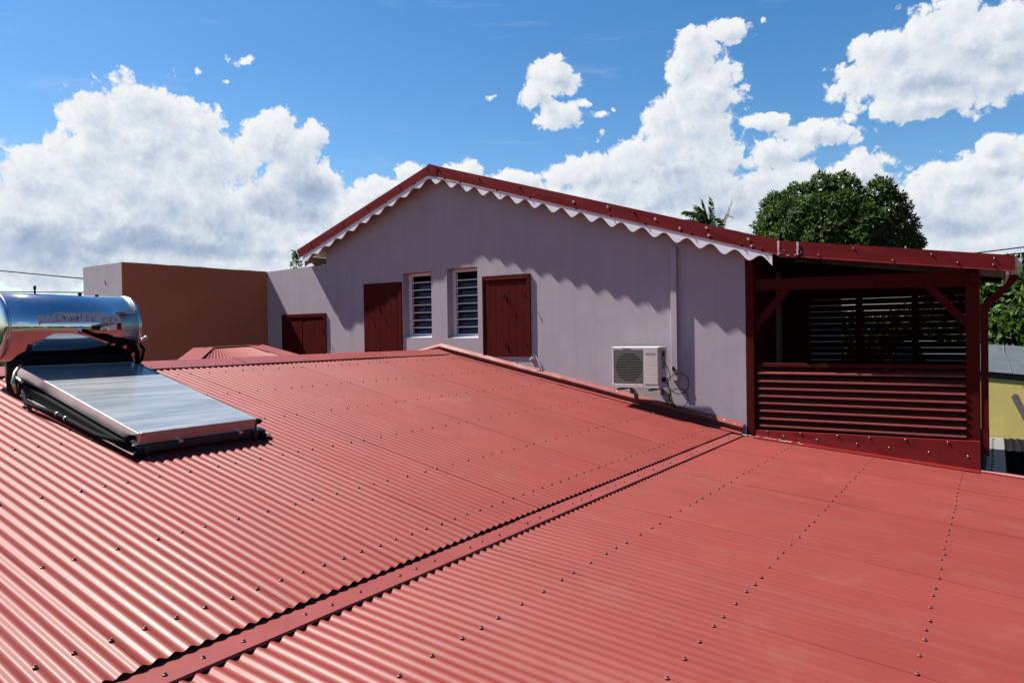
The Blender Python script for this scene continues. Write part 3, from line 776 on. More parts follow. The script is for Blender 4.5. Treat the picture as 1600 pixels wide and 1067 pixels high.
shutter('shutter', -7.209, -6.258, -.372, .974, 9.979, 7, [(-6.75, .62), (-6.34, .62), (-6.735, -.19), (-6.325, -.19)], ('top', 'right', 'left', 'cap'))
shutter('shutter', -9.99, -9.14, -.62, .985, 9.980, 6, [(-9.58, .52), (-9.93, .52), (-9.58, -.27), (-9.93, -.27)], ())
shutter('shutter', -9.125, -9.028, -.62, .98, 9.972, 1, [], ())
obj('shutter_frame', MB().box(-12.347, -11.03, 9.975, 9.999, .405, .470).box(-12.347, -12.29, 9.975, 9.999, -.9, .404).box(-11.085, -11.03, 9.975, 9.999, -.9, .404), M['wood'], house, .002)
shutter('shutter', -12.288, -11.735, -.9, .403, 9.981, 4, [], ())
shutter('shutter', -11.625, -11.087, -.9, .403, 9.981, 4, [(-11.14, .15), (-11.14, -.24)], ())
obj('shutter_gap', MB().box(-11.733, -11.627, 9.992, 9.9985, -.9, .403), M['wood'], house)
# hold-back hooks
for (x, z) in ((-6.215, -.40), (-10.95, -.36)):
    b = MB(); b.tube([(x, 9.998, z), (x, 9.93, z+.012), (x+.02, 9.915, z+.03)], .008, 6).tube([(x, 9.93, z+.012), (x-.035, 9.922, z-.025)], .007, 6)
    b.box(x-.02, x+.02, 9.990, 9.999, z-.02, z+.02)
    obj('holdback_hook', b, M['white'], house)
b = MB(); b.tube([(-6.17, 9.985, -.36), (-6.02, 9.96, -.62), (-5.95, 9.93, -.74)], .006, 6); obj('holdback_rod', b, M['oldwood'], house)
# boxed pipe casing on the wall
obj('pipe_casing', MB().box(-3.872, -3.783, 9.946, 9.998, -.70, 1.21), M['stucco'], house, .003)
obj('casing_plug', MB().box(-3.855, -3.827, 9.934, 9.945, -.558, -.498), M['dark'], house)
obj('sill_moulding', MB().box(-12.82, -11.01, 9.985, 9.999, 1.34, 1.386), M['stucco'], house) if False else None

# ------------------------------------------------------------------ brown and lavender block left
blk = thing('parapet_block', 'tall flat topped masonry block, brown on its shaded side and lavender on its end', 'wall', (-13.5, 8.4, GZ))
obj('masonry', MB().prism([(-14.16, GZ), (-12.832, GZ), (-12.832, 1.363), (-14.16, 1.356)], 'y', 6.93, 9.998), M['stucco'], blk)
obj('brown_render', MB().prism([(6.932, GZ), (9.998, GZ), (9.998, 1.386), (6.932, 1.366)], 'x', -12.831, -12.82), M['terra'], blk)
b = MB()
vs = []
for i in range(15):
    t = i/14; vs.append((6.93+3.05*t, 1.366+.02*t+random.uniform(.002, .012)))
b.prism([(6.93, 1.3655), (9.98, 1.3865)][::-1]+vs, 'x', -12.9, -12.829); obj('coping', b, M['stucco'], blk)
obj('slot', MB().prism([(-13.40, 1.07), (-13.385, 1.07), (-13.345, .985), (-13.36, .985)], 'y', 6.925, 6.9295), M['dark'], blk)

# ------------------------------------------------------------------ small hipped roof behind the ridge
hip = thing('hipped_roof', 'small red hipped roof peeping over the ridge beside the brown wall', 'roof', (-10.6, 7.2, -1.0))
A = Vector((-10.6, 7.02, -.163)); Bp = Vector((-10.6, 7.93, -.138)); C = Vector((-9.1, 5.70, -.372)); Dq = Vector((-9.1, 7.78, -.377))
E_ = Vector((-11.25, 7.2, -.36)); F_ = Vector((-11.25, 8.05, -.36))
def corr_quad(ridge0, ridge1, eave1, eave0, n):
    vs = []; fs = []; nn = n*6
    nrm = (ridge1-ridge0).cross(eave0-ridge0).normalized()
    if nrm.z < 0: nrm = -nrm
    for (p, q) in ((ridge0, ridge1), (eave0, eave1)):
        for j in range(nn+1):
            t = j/nn; y = eave0.y+(eave1.y-eave0.y)*t
            base = p.lerp(q, t)
            vs.append(base+nrm*(.009*math.cos(2*math.pi*y/PITCH_)))
    for j in range(nn): fs.append((j, nn+1+j, nn+2+j, j+1))
    return MB().add(vs, fs, True)
obj('hip_sheet', corr_quad(A, Bp, Dq, C, 27), M['roof'], hip)
b = MB(); b.sheet([A, C, E_], .006, (0, -.5, 1)); obj('hip_end_sheet', b, M['flash'], hip)
b = MB(); b.sheet([A, E_, F_, Bp], .006, (-.3, 0, 1)); obj('hip_back_sheet', b, M['flash'], hip)
def capstrip(p, q, w, n1):
    d = (q-p).normalized(); s = d.cross(Vector((0, 0, 1))).normalized()
    return MB().beam(p+Vector((0, 0, .016)), q+Vector((0, 0, .016)), w, .008)
obj('hip_cap', capstrip(A, C, .30, 0), M['flash'], hip)
obj('hip_cap', capstrip(Bp+Vector((0, .05, 0)), Dq+Vector((0, .05, 0)), .34, 0), M['flash'], hip)
obj('hip_cap', capstrip(A-Vector((.02, .03, 0)), Bp+Vector((0, .12, 0)), .16, 0), M['flash'], hip)
obj('hip_wall', MB().prism([(7.0, -1.2), (8.0, -1.2), (8.0, -.42), (7.0, -.42)], 'x', -11.0, -9.3), M['terra'], hip)

# ------------------------------------------------------------------ solar water heater
sol = thing('solar_water_heater', 'solar water heater with shiny cylindrical tank above a flat glass collector on the roof', 'water heater', (-6.344, 3.536, -0.78))
PT = Vector((-7.228, 0, -0.2184)); PB = Vector((-5.304, 0, -0.6947))
pd = (PB-PT); PL = pd.length; pd.normalize(); pn = Vector((-pd.z, 0, pd.x))
PY0, PY1 = 2.9661, 4.0186
def pp(u, y, n=0.0): return PT+pd*u+pn*n+Vector((0, y, 0))
def pbox(mb, u0, u1, y0, y1, n0, n1):
    vs = [pp(u, y, n) for n in (n0, n1) for (u, y) in ((u0, y0), (u1, y0), (u1, y1), (u0, y1))]
    return mb.add(vs, [(0,3,2,1),(4,5,6,7),(0,1,5,4),(1,2,6,5),(2,3,7,6),(3,0,4,7)])
colr = obj('collector', pbox(MB(), .012, PL-.012, PY0+.012, PY1-.012, -.085, -.012), M['darkmetal'], sol)
b = MB(); pbox(b, .016, PL-.016, PY0+.016, PY1-.016, -.0105, -.004); obj('glass', b, M['collector'], colr)
for y0, y1, mm in ((PY0, PY0+.022, 'alu'), (PY1-.022, PY1, 'darkmetal')):
    b = MB(); pbox(b, 0, PL, y0, y1, -.095, 0); obj('frame_rail', b, M[mm], colr, .002)
b = MB(); pbox(b, PL-.022, PL+.001, PY0+.0225, PY1-.0225, -.095, -.0005); obj('frame_rail', b, M['alu2'], colr, .002)
b = MB(); pbox(b, -.001, .022, PY0+.0225, PY1-.0225, -.095, -.0005); obj('frame_rail', b, M['alu2'], colr, .002)
for (u, y) in ((PL-.02, PY0+.0), (PL-.02, PY1-.0)):
    b = MB(); sgn = -1 if y < 3.2 else 1
    b.lathe([(.020, 0), (.020, .03), (.026, .032), (.026, .055), (.016, .057), (.016, .075)], pp(u-.03, y, -.045), (0, sgn, 0), 10)
    obj('pipe_stub', b, M['dark'], colr)
for (u, y) in ((.03, PY1), ):
    b = MB(); b.lathe([(.020, 0), (.020, .04), (.026, .045), (.026, .07)], pp(u, y, -.045), (0, 1, 0), 10); obj('pipe_stub', b, M['brass'], colr)
# supporting frame
st = obj('stand', pbox(MB(), -.25, PL+.06, PY0+.03, PY0+.065, -.148, -.100), M['darkmetal'], sol)
b = MB(); pbox(b, -.25, PL+.06, PY1-.065, PY1-.03, -.148, -.100); obj('support_rail', b, M['darkmetal'], st)
b = MB(); pbox(b, PL-.06, PL+.03, PY0-.02, PY1+.075, -.150, -.0990); obj('cross_bar', b, M['darkmetal'], st, .003)
b = MB(); pbox(b, PL+.031, PL+.034, PY0+.02, PY1+.06, -.140, -.096); obj('cross_bar_face', b, M['darkmetal'], st)
for y in (3.276, 3.8168):
    b = MB(); pbox(b, PL+.001, PL+.040, y, y+.035, -.100, -.085); obj('clip', b, M['alu'], st)
for y0_, y1_ in ((2.912, 2.9515), (4.0331, 4.0726)):  # black skirt: side channel plus the shadow under the panel, put into its colour
    b = MB(); b.prism([(-7.332, zu(-7.332)+.006), (-5.2624, zu(-5.2624)+.006), (-5.2624, zu(-5.2624)+.05), (-5.3248, -0.7956), (-7.228, -0.3245), (-7.332, -0.3224)], 'y', y0_, y1_); obj('side_channel_shadow', b, M['dark'], st)
b = MB(); b.beam((-7.02, 2.8995, zu(-7.02)+.040), (-5.2624, 2.8995, zu(-5.2624)+.040), .014, .008, (0, 0, 1)); obj('channel_lip', b, M['alu'], st)
b = MB(); b.prism([(4.0664, zu(-5.304)+.01), (4.1496, zu(-5.304)+.01), (4.1288, zu(-5.304)+.035), (4.0664, zu(-5.304)+.035)], 'x', -5.3664, -5.2936); obj('foot_plate', b, M['alu'], st)
for x in (-6.136, -6.968):
    for y in (PY0+.045, PY1-.045):
        t_ = (x-PT.x)/pd.x; zb = (PT+pd*t_+pn*-.148).z
        b = MB(); b.box(x-.02, x+.02, y-.02, y+.02, zu(x)-.006, zb+.01); obj('stand_leg', b, M['darkmetal'], st)
TC = Vector((-7.4568, 0, 0.1308)); TR = .310; TY0, TY1 = 2.8683, 4.0404
for (x, y) in ((-7.3112, 3.0472), (-7.3112, 3.952), (-7.6336, 3.0472), (-7.6336, 3.952)):
    b = MB(); b.beam((x, y, zu(x)-.006), (x, y, -.15), .035, .035, (1, 0, 0)); obj('stand_leg', b, M['darkmetal'], st)
for y in (3.0472, 3.952):
    b = MB()
    arc = [(TC.x+(TR+.004)*math.cos(a), TC.z+(TR+.004)*math.sin(a)) for a in np.linspace(rad(212), rad(328), 13)]
    arc2 = [(TC.x+(TR+.016)*math.cos(a), TC.z+(TR+.016)*math.sin(a)) for a in np.linspace(rad(328), rad(212), 13)]
    b.prism(arc+arc2, 'y', y-.02, y+.02); obj('cradle', b, M['darkmetal'], st)
b = MB(); b.prism([(-7.2436, -0.3224), (-7.2405, -0.208), (-7.2852, -0.135), (-7.48, -0.185), (-7.48, -0.42), (-7.384, -0.42)], 'y', 2.9744, 4.0102); obj('shaded_gap_cover', b, M['dark'], st)  # cover plate whose black also paints in the shade below the tank
# tank
def ring(r, y): return (r, y)
tank = obj('tank', MB().lathe([(TR, 0), (TR, (TY1-TY0)/2), (TR, TY1-TY0)], (TC.x, TY0, TC.z), (0, 1, 0), 64), M['mirror'], sol)
for (y, s) in ((TY0, -1), (TY1, 1)):
    b = MB(); b.lathe([(TR+.004, 0), (TR+.004, .012), (TR-.002, .016), (TR-.012, .022), (TR-.05, .027), (TR-.12, .030), (.04, .031)], (TC.x, y, TC.z), (0, s, 0), 64)
    obj('end_cap', b, M['mirror'], tank)
    b = MB(); b.lathe([(TR+.001, 0), (TR+.005, .002), (TR+.005, .009), (TR+.001, .011)], (TC.x, y-s*.014, TC.z), (0, s, 0), 64)
    obj('seam_band', b, M['alu'], tank)
def cyl(y, a, r=TR):
    a = a*.93+5.5
    return (TC.x+r*math.cos(rad(a)), y, TC.z+r*math.sin(rad(a)))
# strip of faded tape, torn along its edge, with handwriting
topo = [(3.1044, 14), (3.1512, 15.5), (3.1668, 11), (3.2136, 9), (3.224, 12), (3.198, 17), (3.2448, 18), (3.3072, 21), (3.432, 20.5), (3.536, 21.5), (3.64, 22.5), (3.6868, 22), (3.7232, 17.5), (3.8272, 17), (3.848, 8)]
boto = [(3.1044, -4), (3.1304, -1), (3.1824, .5), (3.328, 1), (3.536, 2), (3.744, 1), (3.8064, .5), (3.848, 1.5)]
def interp(t, y):
    return float(np.interp(y, [p[0] for p in t], [p[1] for p in t]))
b = MB(); vs = []; fs = []
ysx = [3.1044+.7436*i/72 for i in range(73)]
toy = sorted(topo)
for y in ysx:
    for k in range(6):
        a0 = interp(boto, y); a1 = interp(toy, y); vs.append(cyl(y, a0+(a1-a0)*k/5, TR+.0016))
for i in range(72):
    for k in range(5): fs.append((i*6+k, (i+1)*6+k, (i+1)*6+k+1, i*6+k+1))
b.add(vs, fs, True); obj('paper_label', b, M['paper'], tank)
GLY = {  # single-stroke letters on a unit box, x then y
 'C': [[(.9, .8), (.6, 1), (.2, .8), (.05, .45), (.2, .1), (.6, 0), (.95, .15)]],
 'h': [[(.1, 1), (.12, 0)], [(.12, .4), (.4, .62), (.65, .5), (.7, 0)]],
 'a': [[(.75, .5), (.4, .62), (.1, .35), (.2, .02), (.55, .05), (.75, .35), (.75, .6), (.75, .12), (.9, 0)]],
 'u': [[(.1, .6), (.15, .12), (.45, 0), (.75, .2), (.8, .6), (.8, .1), (.95, 0)]],
 'f': [[(.8, 1), (.5, 1), (.38, .7), (.38, 0)], [(.1, .58), (.75, .6)]],
 'e': [[(.1, .32), (.8, .38), (.65, .6), (.3, .6), (.08, .3), (.25, .02), (.8, .06)]],
}
def handwriting(text, y0, y1, a0, a1, name, m, parent, heavy=()):
    n = len(text); w = (y1-y0)/n
    for i, ch in enumerate(text):
        if ch == ' ': continue
        b = MB()
        for stroke in GLY.get(ch, []):
            pts = [cyl(y0+w*(i+.05+.82*p[0]), a0+(a1-a0)*(p[1]*1.0+.05*math.sin(i*2.1)), TR+.0026) for p in stroke]
            b.tube(pts, .0022, 4)
        obj(name, b, m, parent)
handwriting('Chauffe eau', 3.25, 3.822, 3.8, 17.5, 'letter', M['ink'], tank)
for (yy, aa, dy, da) in ((3.3228, 13.5, .006, -6.5), (3.3925, 9, .004, -3), (3.4164, 9.5, -.002, -5), (3.432, 12, .010, -5), (3.4476, 13, .004, -3.5)):
    obj('marker_stroke', MB().tube([cyl(yy, aa, TR+.0032), cyl(yy+dy, aa+da, TR+.0032)], .0034, 4), M['ink2'], tank)
b = MB(); vs = []
for y in (3.9, 3.952, 4.0165):
    for a in (20.5, 23.5, 26): vs.append(cyl(y, a+(y > 3.952)*.8, TR+.0014))
b.add(vs, [(i*3+k, (i+1)*3+k, (i+1)*3+k+1, i*3+k+1) for i in range(2) for k in range(2)], True); obj('small_sticker', b, M['sealant'], tank)
# flange and insulated pipe
f0 = Vector(cyl(3.4684, -12)); fd = Vector((math.cos(rad(-5.7)), 0, math.sin(rad(-5.7))))
b = MB(); b.lathe([(.036, -.01), (.036, .006), (.026, .012), (.022, .03)], f0, fd, 16); obj('flange', b, M['alu'], tank)
P = [f0+fd*.02, f0+fd*.05+Vector((0, .02, -.01)), Vector((-7.124, 3.588, 0.0468)), Vector((-7.0928, 3.7024, 0.0052)), Vector((-7.0928, 3.8272, -0.0104)), Vector((-7.1136, 3.9312, -0.0364)), Vector((-7.1552, 3.9832, -0.0884)), Vector((-7.2072, 4.0352, -0.1352)), Vector((-7.228, 4.0456, -0.2288))]
b = MB(); b.tube(P, [.016, .018, .022, .03, .036, .034, .028, .024, .022], 10); obj('insulated_pipe', b, M['dark'], sol)
b = MB(); b.tube([(-7.3008, 4.0976, -0.0208), (-7.2592, 4.134, -0.104), (-7.2384, 4.0976, -0.1976), (-7.2488, 4.056, -0.26)], .016, 8); obj('insulated_pipe', b, M['dark'], sol)
v = obj('safety_valve', MB().tube([(-7.4048, 4.0872, -0.0364), (-7.384, 4.1496, -0.0156)], .010, 8).tube([(-7.384, 4.1496, -0.0156), (-7.3736, 4.2016, 0.0104)], [.015, .018], 8), M['alu'], sol)
b = MB(); b.lathe([(.012, 0), (.020, .004), (.020, .026), (.012, .03)], (-7.3684, 4.2016, 0.0114), (.2, 1, .5), 8); obj('valve_cap', b, M['pvc'], v)
for (y, h, r) in ((3.2136, .075, .012), (3.614, .022, .022), (3.7752, .012, .02)):
    b = MB(); b.lathe([(r*.7, 0), (r*.7, h*.6), (r, h*.62), (r, h), (r*.6, h+.004)], (TC.x, y, TC.z+TR-.004), (0, 0, 1), 10); obj('tank_fitting', b, M['dark'], tank)
# fittings at the cold end, lower left
b = MB(); b.tube([(-7.0512, 2.912, -0.208), (-7.0096, 2.8496, -0.2704), (-6.9472, 2.808, -0.3432), (-6.9264, 2.8288, -0.4368)], .014, 8); obj('cold_pipe', b, M['brass'], sol)
b = MB(); b.tube([(-7.072, 2.8912, -0.312), (-6.8848, 2.8496, -0.3432)], .012, 8); obj('cold_pipe', b, M['alu'], sol)
b = MB(); b.tube([(-6.968, 2.8704, -0.3744), (-6.76, 2.8288, -0.52), (-6.344, 2.8548, zu(-6.344)+.07), (-5.72, 2.8704, zu(-5.72)+.06), (-5.3248, 2.912, zu(-5.3248)+.09)], .018, 8); obj('insulated_pipe', b, M['dark'], sol)
for x in (-6.292, -6.1568):
    b = MB(); b.lathe([(.021, 0), (.021, .012)], (x, 2.8558, zu(x)+.072), (1, 0, -.2), 8); obj('pipe_clip', b, M['alu'], sol)

# ------------------------------------------------------------------ air conditioner
ac = thing('air_conditioner', 'white outdoor air conditioning unit on brackets on the lavender wall', 'air conditioner', (-4.2750, 9.7200, -.8))
AX0, AX1, AZ0, AZ1 = -4.6250, -3.9070, -.79, -.208
body = obj('casing', MB().box(AX0, AX1, 9.6120, 9.8700, AZ0, AZ1), M['acwhite'], ac, .008)
b = MB(); b.box(AX0+.002, -4.5930, 9.5720, 9.6110, AZ0+.001, AZ1-.002).box(-4.1410, AX1-.001, 9.5720, 9.6110, AZ0+.001, AZ1-.002).box(-4.5925, -4.1415, 9.5720, 9.6110, -.252, AZ1-.002).box(-4.5925, -4.1415, 9.5720, 9.6110, AZ0+.001, -.733)
obj('front_panel', b, M['acwhite'], body, .004)
gr = obj('fan_guard', MB().box(-4.5920, -4.1420, 9.5900, 9.6105, -.732, -.253), M['fanplate'], ac)
b = MB(); b.lathe([(.205, 0), (.205, .004), (.200, .006)], (-4.3650, 9.5895, -.495), (0, -1, 0), 40); obj('fan_opening', b, M['fandark'], gr)
b = MB()
for k in range(3):
    a = 2*math.pi*k/3+.4; pts = []
    for (r_, o) in ((.05, -.5), (.18, -.42), (.19, .05), (.17, .38), (.05, .35)):
        pts.append((-4.3650+r_*math.cos(a+o), -.495+r_*math.sin(a+o)))
    b.prism(pts, 'y', 9.5805, 9.5825)
b.lathe([(.055, 0), (.055, .006), (.045, .010)], (-4.3650, 9.5840, -.495), (0, -1, 0), 20)
obj('fan', b, M['darkmetal'], gr)
for k in range(20):
    z = -.272-.0233*k
    place(bpy.data.meshes.get('guard_slat') or MB().prism([(9.5705, -.0022), (9.5760, -.0030), (9.5780, .0010), (9.5720, .0022)], 'x', -.2245, .2245).mesh('guard_slat', M['fanslat']), 'guard_slat', (-4.3670, 0, z), gr)
for zt, zb in ((-.216, -.343), (-.351, -.472), (-.480, -.600), (-.608, -.732)):
    b = MB(); b.box(-4.1210, -3.9250, 9.5685, 9.5718, zb, zt); obj('service_panel', b, M['acwhite'], body, .001)
b = MB(); b.box(-4.4550, -4.3350, 9.5700, 9.5718, -.238, -.228); obj('handle_slot', b, M['acgrille'], body)
def text_obj(name, s, size, m, parent, loc, rot, ext=.0008):
    cu_ = bpy.data.curves.new(name, 'FONT'); cu_.body = s; cu_.size = size; cu_.extrude = ext; cu_.resolution_u = 2
    cu_.space_character = 1.1
    t = bpy.data.objects.new(name, cu_); COL.objects.link(t)
    dg = bpy.context.evaluated_depsgraph_get()
    me = bpy.data.meshes.new_from_object(t.evaluated_get(dg)); bpy.data.objects.remove(t)
    me.materials.clear(); me.materials.append(m)
    return place(me, name, loc, parent, rot)
for i_, ch in enumerate('HITACHI'):
    text_obj('letter', ch, .036, M['acgrille'], body, (-4.1050+(0, .026, .038, .060, .086, .113, .140)[i_], 9.5678, -.318), (rad(90), 0, 0))
# side cover with the valves, cut into the right flank
b = MB(); b.box(AX1+.0005, AX1+.006, 9.6700, 9.7900, -.40, -.26).box(AX1+.0005, AX1+.010, 9.6900, 9.7700, -.52, -.41); obj('valve_cover', b, M['acgrille'], body)
b = MB(); b.box(AX1+.0065, AX1+.012, 9.7000, 9.7600, -.34, -.29).box(AX1+.002, AX1+.03, 9.6700, 9.7500, -.70, -.64); obj('valve', b, M['dark'], body)
for x in (-4.5150, -4.0350):
    b = MB(); b.box(x-.02, x+.02, 9.5400, 9.9935, -.826, -.796).box(x-.02, x+.02, 9.9805, 9.9965, -.92, -.827)
    obj('bracket', b, M['darkmetal'], ac)
for k in range(3):
    b = MB(); b.lathe([(.012, 0), (.012, .02)], (-4.4750+.13*k, 9.5850, AZ0-.006), (0, 0, 1), 8); obj('base_foot', b, M['dark'], ac)
# cables
def loop(cx, cz, r, y, a0, a1, n=26, wob=.02):
    return [(cx+r*math.cos(a)*(1+wob*math.sin(3*a)), y+.015*math.sin(a*1.3), cz+r*math.sin(a)*.98) for a in np.linspace(a0, a1, n)]
b = MB(); b.tube([(AX1+.01, 9.7300, -.42), (AX1+.05, 9.7500, -.49), (AX1+.075, 9.7900, -.60), (AX1+.07, 9.8300, -.70)], .0055, 6)
b.tube([(AX1+.03, 9.7300, -.68)]+loop(-3.7400, -.735, .150, 9.8788, 3.6, -2.6)+[(-3.8750, 9.8874, -.88), (-3.8850, 9.8918, -1.0)], .0055, 6)
obj('cable_loop', b, M['dark'], ac)
b = MB(); b.tube([(AX1+.05, 9.7700, -.64), (-3.8850, 9.8300, -.80)]+loop(-3.7500, -.945, .140, 9.8918, 2.9, -3.3)+[(-3.8750, 9.9134, -.86), (-3.8350, 9.9394, -1.08)], .0055, 6)
obj('cable_loop', b, M['dark'], ac)
b = MB(); b.tube([(AX1+.04, 9.7700, -.66), (-3.8650, 9.8700, -.86), (-3.8400, 9.9134, -1.02), (-3.7750, 9.9394, -1.08)], .009, 6); obj('drain_pipe', b, M['acgrille'], ac)

# ------------------------------------------------------------------ veranda
ver = thing('veranda', 'dark red timber veranda with slatted parapet and shallow red metal roof beside the house', 'veranda', (-1.4, 11.5, GZ))
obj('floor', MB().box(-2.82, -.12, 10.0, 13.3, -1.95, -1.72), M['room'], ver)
obj('base_wall', MB().box(-2.80, -.17, 10.04, 13.2, GZ, -1.96), M['stucco'], ver)
obj('post', MB().box(-2.824, -2.722, 9.995, 10.12, -1.44, 1.0), M['wood'], ver, .004)
obj('post', MB().box(-.296, -.160, 10.02, 10.16, -1.335, .66), M['wood'], ver, .004)
obj('beam_end', MB().box(-.240, -.162, 9.885, 10.018, .508, .625), M['wood'], ver, .004)
b = MB(); b.prism([(-2.72, .538), (-.298, .478), (-.298, .655), (-2.72, .690)], 'y', 10.05, 10.14); obj('beam', b, M['wood'], ver)
obj('brace', MB().beam((-2.30, 10.09, .535), (-2.78, 10.09, -.02), .07, .088, (0, 0, 1)), M['wood'], ver, .003)
obj('brace', MB().beam((-.70, 10.09, .535), (-.22, 10.09, -.03), .07, .088, (0, 0, 1)), M['wood'], ver, .003)
# outer post that carries the gutter bracket
obj('post', MB().box(-.150, -.074, 10.03, 10.10, -1.485, .255).box(-.153, -.071, 10.027, 10.103, -1.487, -1.18), M['wood'], ver)
b = MB(); b.prism([(-.150, .256), (-.074, .200), (.208, .528), (.208, .588), (.140, .588), (.092, .486)], 'y', 10.035, 10.095); obj('gutter_bracket', b, M['wood'], ver)
# handrail with its blocks and the parapet slats
obj('handrail', MB().box(-2.65, -.298, 10.02, 10.10, -.492, -.440), M['wood'], ver, .004)
for x in (-1.925, -1.13): obj('rail_block', MB().box(x-.028, x+.028, 10.035, 10.085, -.560, -.493), M['wood'], ver)
SL = None
for k, z in enumerate([-.556, -.664, -.764, -.862, -.958, -1.062, -1.165, -1.262]):
    dd = .135 if k == 0 else .112
    pr_ = [(10.005, z-.030), (10.006, z-.012), (10.005+dd, z+.040), (10.005+dd, z+.022)]
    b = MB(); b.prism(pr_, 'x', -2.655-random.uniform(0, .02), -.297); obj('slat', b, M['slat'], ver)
for x in (-1.93, -1.13): obj('slat_batten', MB().box(x-.025, x+.025, 10.118, 10.16, -1.33, -.585), M['wood'], ver)
obj('slat_batten', MB().box(-2.72, -2.665, 10.09, 10.16, -1.44, -.44), M['wood'], ver)
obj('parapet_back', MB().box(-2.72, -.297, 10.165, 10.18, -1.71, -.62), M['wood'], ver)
# slatted screen behind; unseen side screen added to keep the interior dark
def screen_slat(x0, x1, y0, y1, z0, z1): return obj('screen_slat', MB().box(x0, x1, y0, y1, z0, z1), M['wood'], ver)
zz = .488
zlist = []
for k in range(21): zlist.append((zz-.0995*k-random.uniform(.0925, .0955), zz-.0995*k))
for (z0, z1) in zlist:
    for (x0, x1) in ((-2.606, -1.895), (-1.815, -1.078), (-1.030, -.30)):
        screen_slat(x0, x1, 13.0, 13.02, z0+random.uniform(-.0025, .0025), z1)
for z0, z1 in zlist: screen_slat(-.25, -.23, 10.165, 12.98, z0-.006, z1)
for x in (-1.855, -1.054): obj('screen_post', MB().box(x-.045, x+.045, 12.97, 13.06, -1.72, .66), M['wood'], ver)
obj('screen_post', MB().box(-.299, -.20, 12.985, 13.10, -1.72, .80), M['wood'], ver)
obj('screen_rail', MB().prism([(-2.83, .491), (-.30, .491), (-.30, .78), (-2.83, 1.15)], 'y', 12.99, 13.03), M['wood'], ver)
obj('screen_rail', MB().box(-.255, -.225, 10.165, 12.98, .52, .72), M['wood'], ver)
obj('side_panel', MB().box(-2.83, -2.595, 12.90, 12.98, -1.72, 1.0), M['wood'], ver)
obj('inner_wall', MB().box(-2.832, -2.822, 10.13, 12.89, -1.72, 1.2), M['wood'], ver)
obj('door_jamb', MB().box(-2.82, -2.76, 11.6, 11.75, -1.72, .9), M['oldwood'], ver)
# roof of the veranda
vt0, vt1 = (-2.33*KF, 1.146*KF), (.177*KF, .775*KF)
vl0, vl1 = (-2.33*KF, .958*KF), (.160*KF, .609*KF)
b = MB(); n = 14; vs = []; fs = []
rr = random.Random(5)
for i in range(n+1):
    t = i/n; X = vt0[0]+(vt1[0]-vt0[0])*t; zt = vt0[1]+(vt1[1]-vt0[1])*t; zb = vl0[1]+(vl1[1]-vl0[1])*t
    w = rr.uniform(-.003, .003)
    for (y, z) in ((YF+.18, zt-.006), (YF-.004, zt), (YF-.004+w, (zt+zb)/2), (YF-.004, zb), (YF-.009, zb-.008), (YF-.007, zb-.011), (YF, zb-.003), (YF+.03, zb-.002), (YF+.03, zb+.005), (YF+.004, zt-.006), (YF+.18, zt-.010)): vs.append((X, y, z))
for i in range(n):
    for j in range(10):
        a = i*11+j; fs.append((a, a+1, a+12, a+11))
fs += [tuple(range(11)), tuple(range(n*11, n*11+11))[::-1]]
b.add(vs, fs); obj('verge_flashing', b, M['verge'], ver)
b = MB(); b.prism([(-2.33, .94), (-2.10, .915), (-2.10, 1.108), (-2.33, 1.142)], 'y', YF-.012, YF-.008); obj('joint_plate', b, M['verge'], ver)
for i, (x, f0_, f1_) in enumerate([(-2.335, .25, .98), (-2.335, .02, .3), (-2.098, .55, .99), (-2.10, .1, .5), (-2.13, .05, .1), (-2.22, .0, .06)]):
    zb = lin(vl0, vl1, x); zt = lin(vt0, vt1, x); h = zt-zb
    rr = random.Random(i); L_ = []; Rr = []
    for k in range(7):
        z = zb+h*(f0_+(f1_-f0_)*k/6); w = rr.uniform(.006, .016); L_.append((x-w, z)); Rr.append((x+w+rr.uniform(-.004, .006), z))
    b = MB(); b.prism(L_+Rr[::-1], 'y', YF-.0155, YF-.0125); obj('sealant_smear', b, M['sealant'], ver)
SB = MB().lathe([(.011, 0), (.010, .004), (.0065, .007), (.006, .012)], (0, 0, 0), (0, -1, 0), 8).mesh('flashing_screw', M['steel'])
for (x, f_) in ((-2.30, .15), (-2.26, .35), (-2.06, .28), (-2.12, .12), (-1.85, .20), (-1.45, .78), (-1.02, .16), (-.62, .72), (-.36, .30), (-.01, .72), (-.02, .30)):
    zb = lin(vl0, vl1, x); zt = lin(vt0, vt1, x); place(SB, 'flashing_screw', (x, YF-.005, zb+(zt-zb)*f_), ver, (0, random.uniform(0, 6), 0))
for i in range(12):
    x = -2.55+2.30*i/11+random.uniform(-.05, .05); z = -1.335+(i % 2)*(-.04-.11*(i/11)) - .012
    if z > zl(x)+.03: place(SB, 'flashing_screw', (x, 9.968, z), ver, (0, 0, 0))
def vtop(x): return lin(vt0, vt1, x)-.03
o = slope_sheet((vt0[0]-.05, vtop(vt0[0]-.05)), (.13, vtop(.13)), YF+.01, 13.45)
obj('roof_sheet', o, M['roof'], ver)
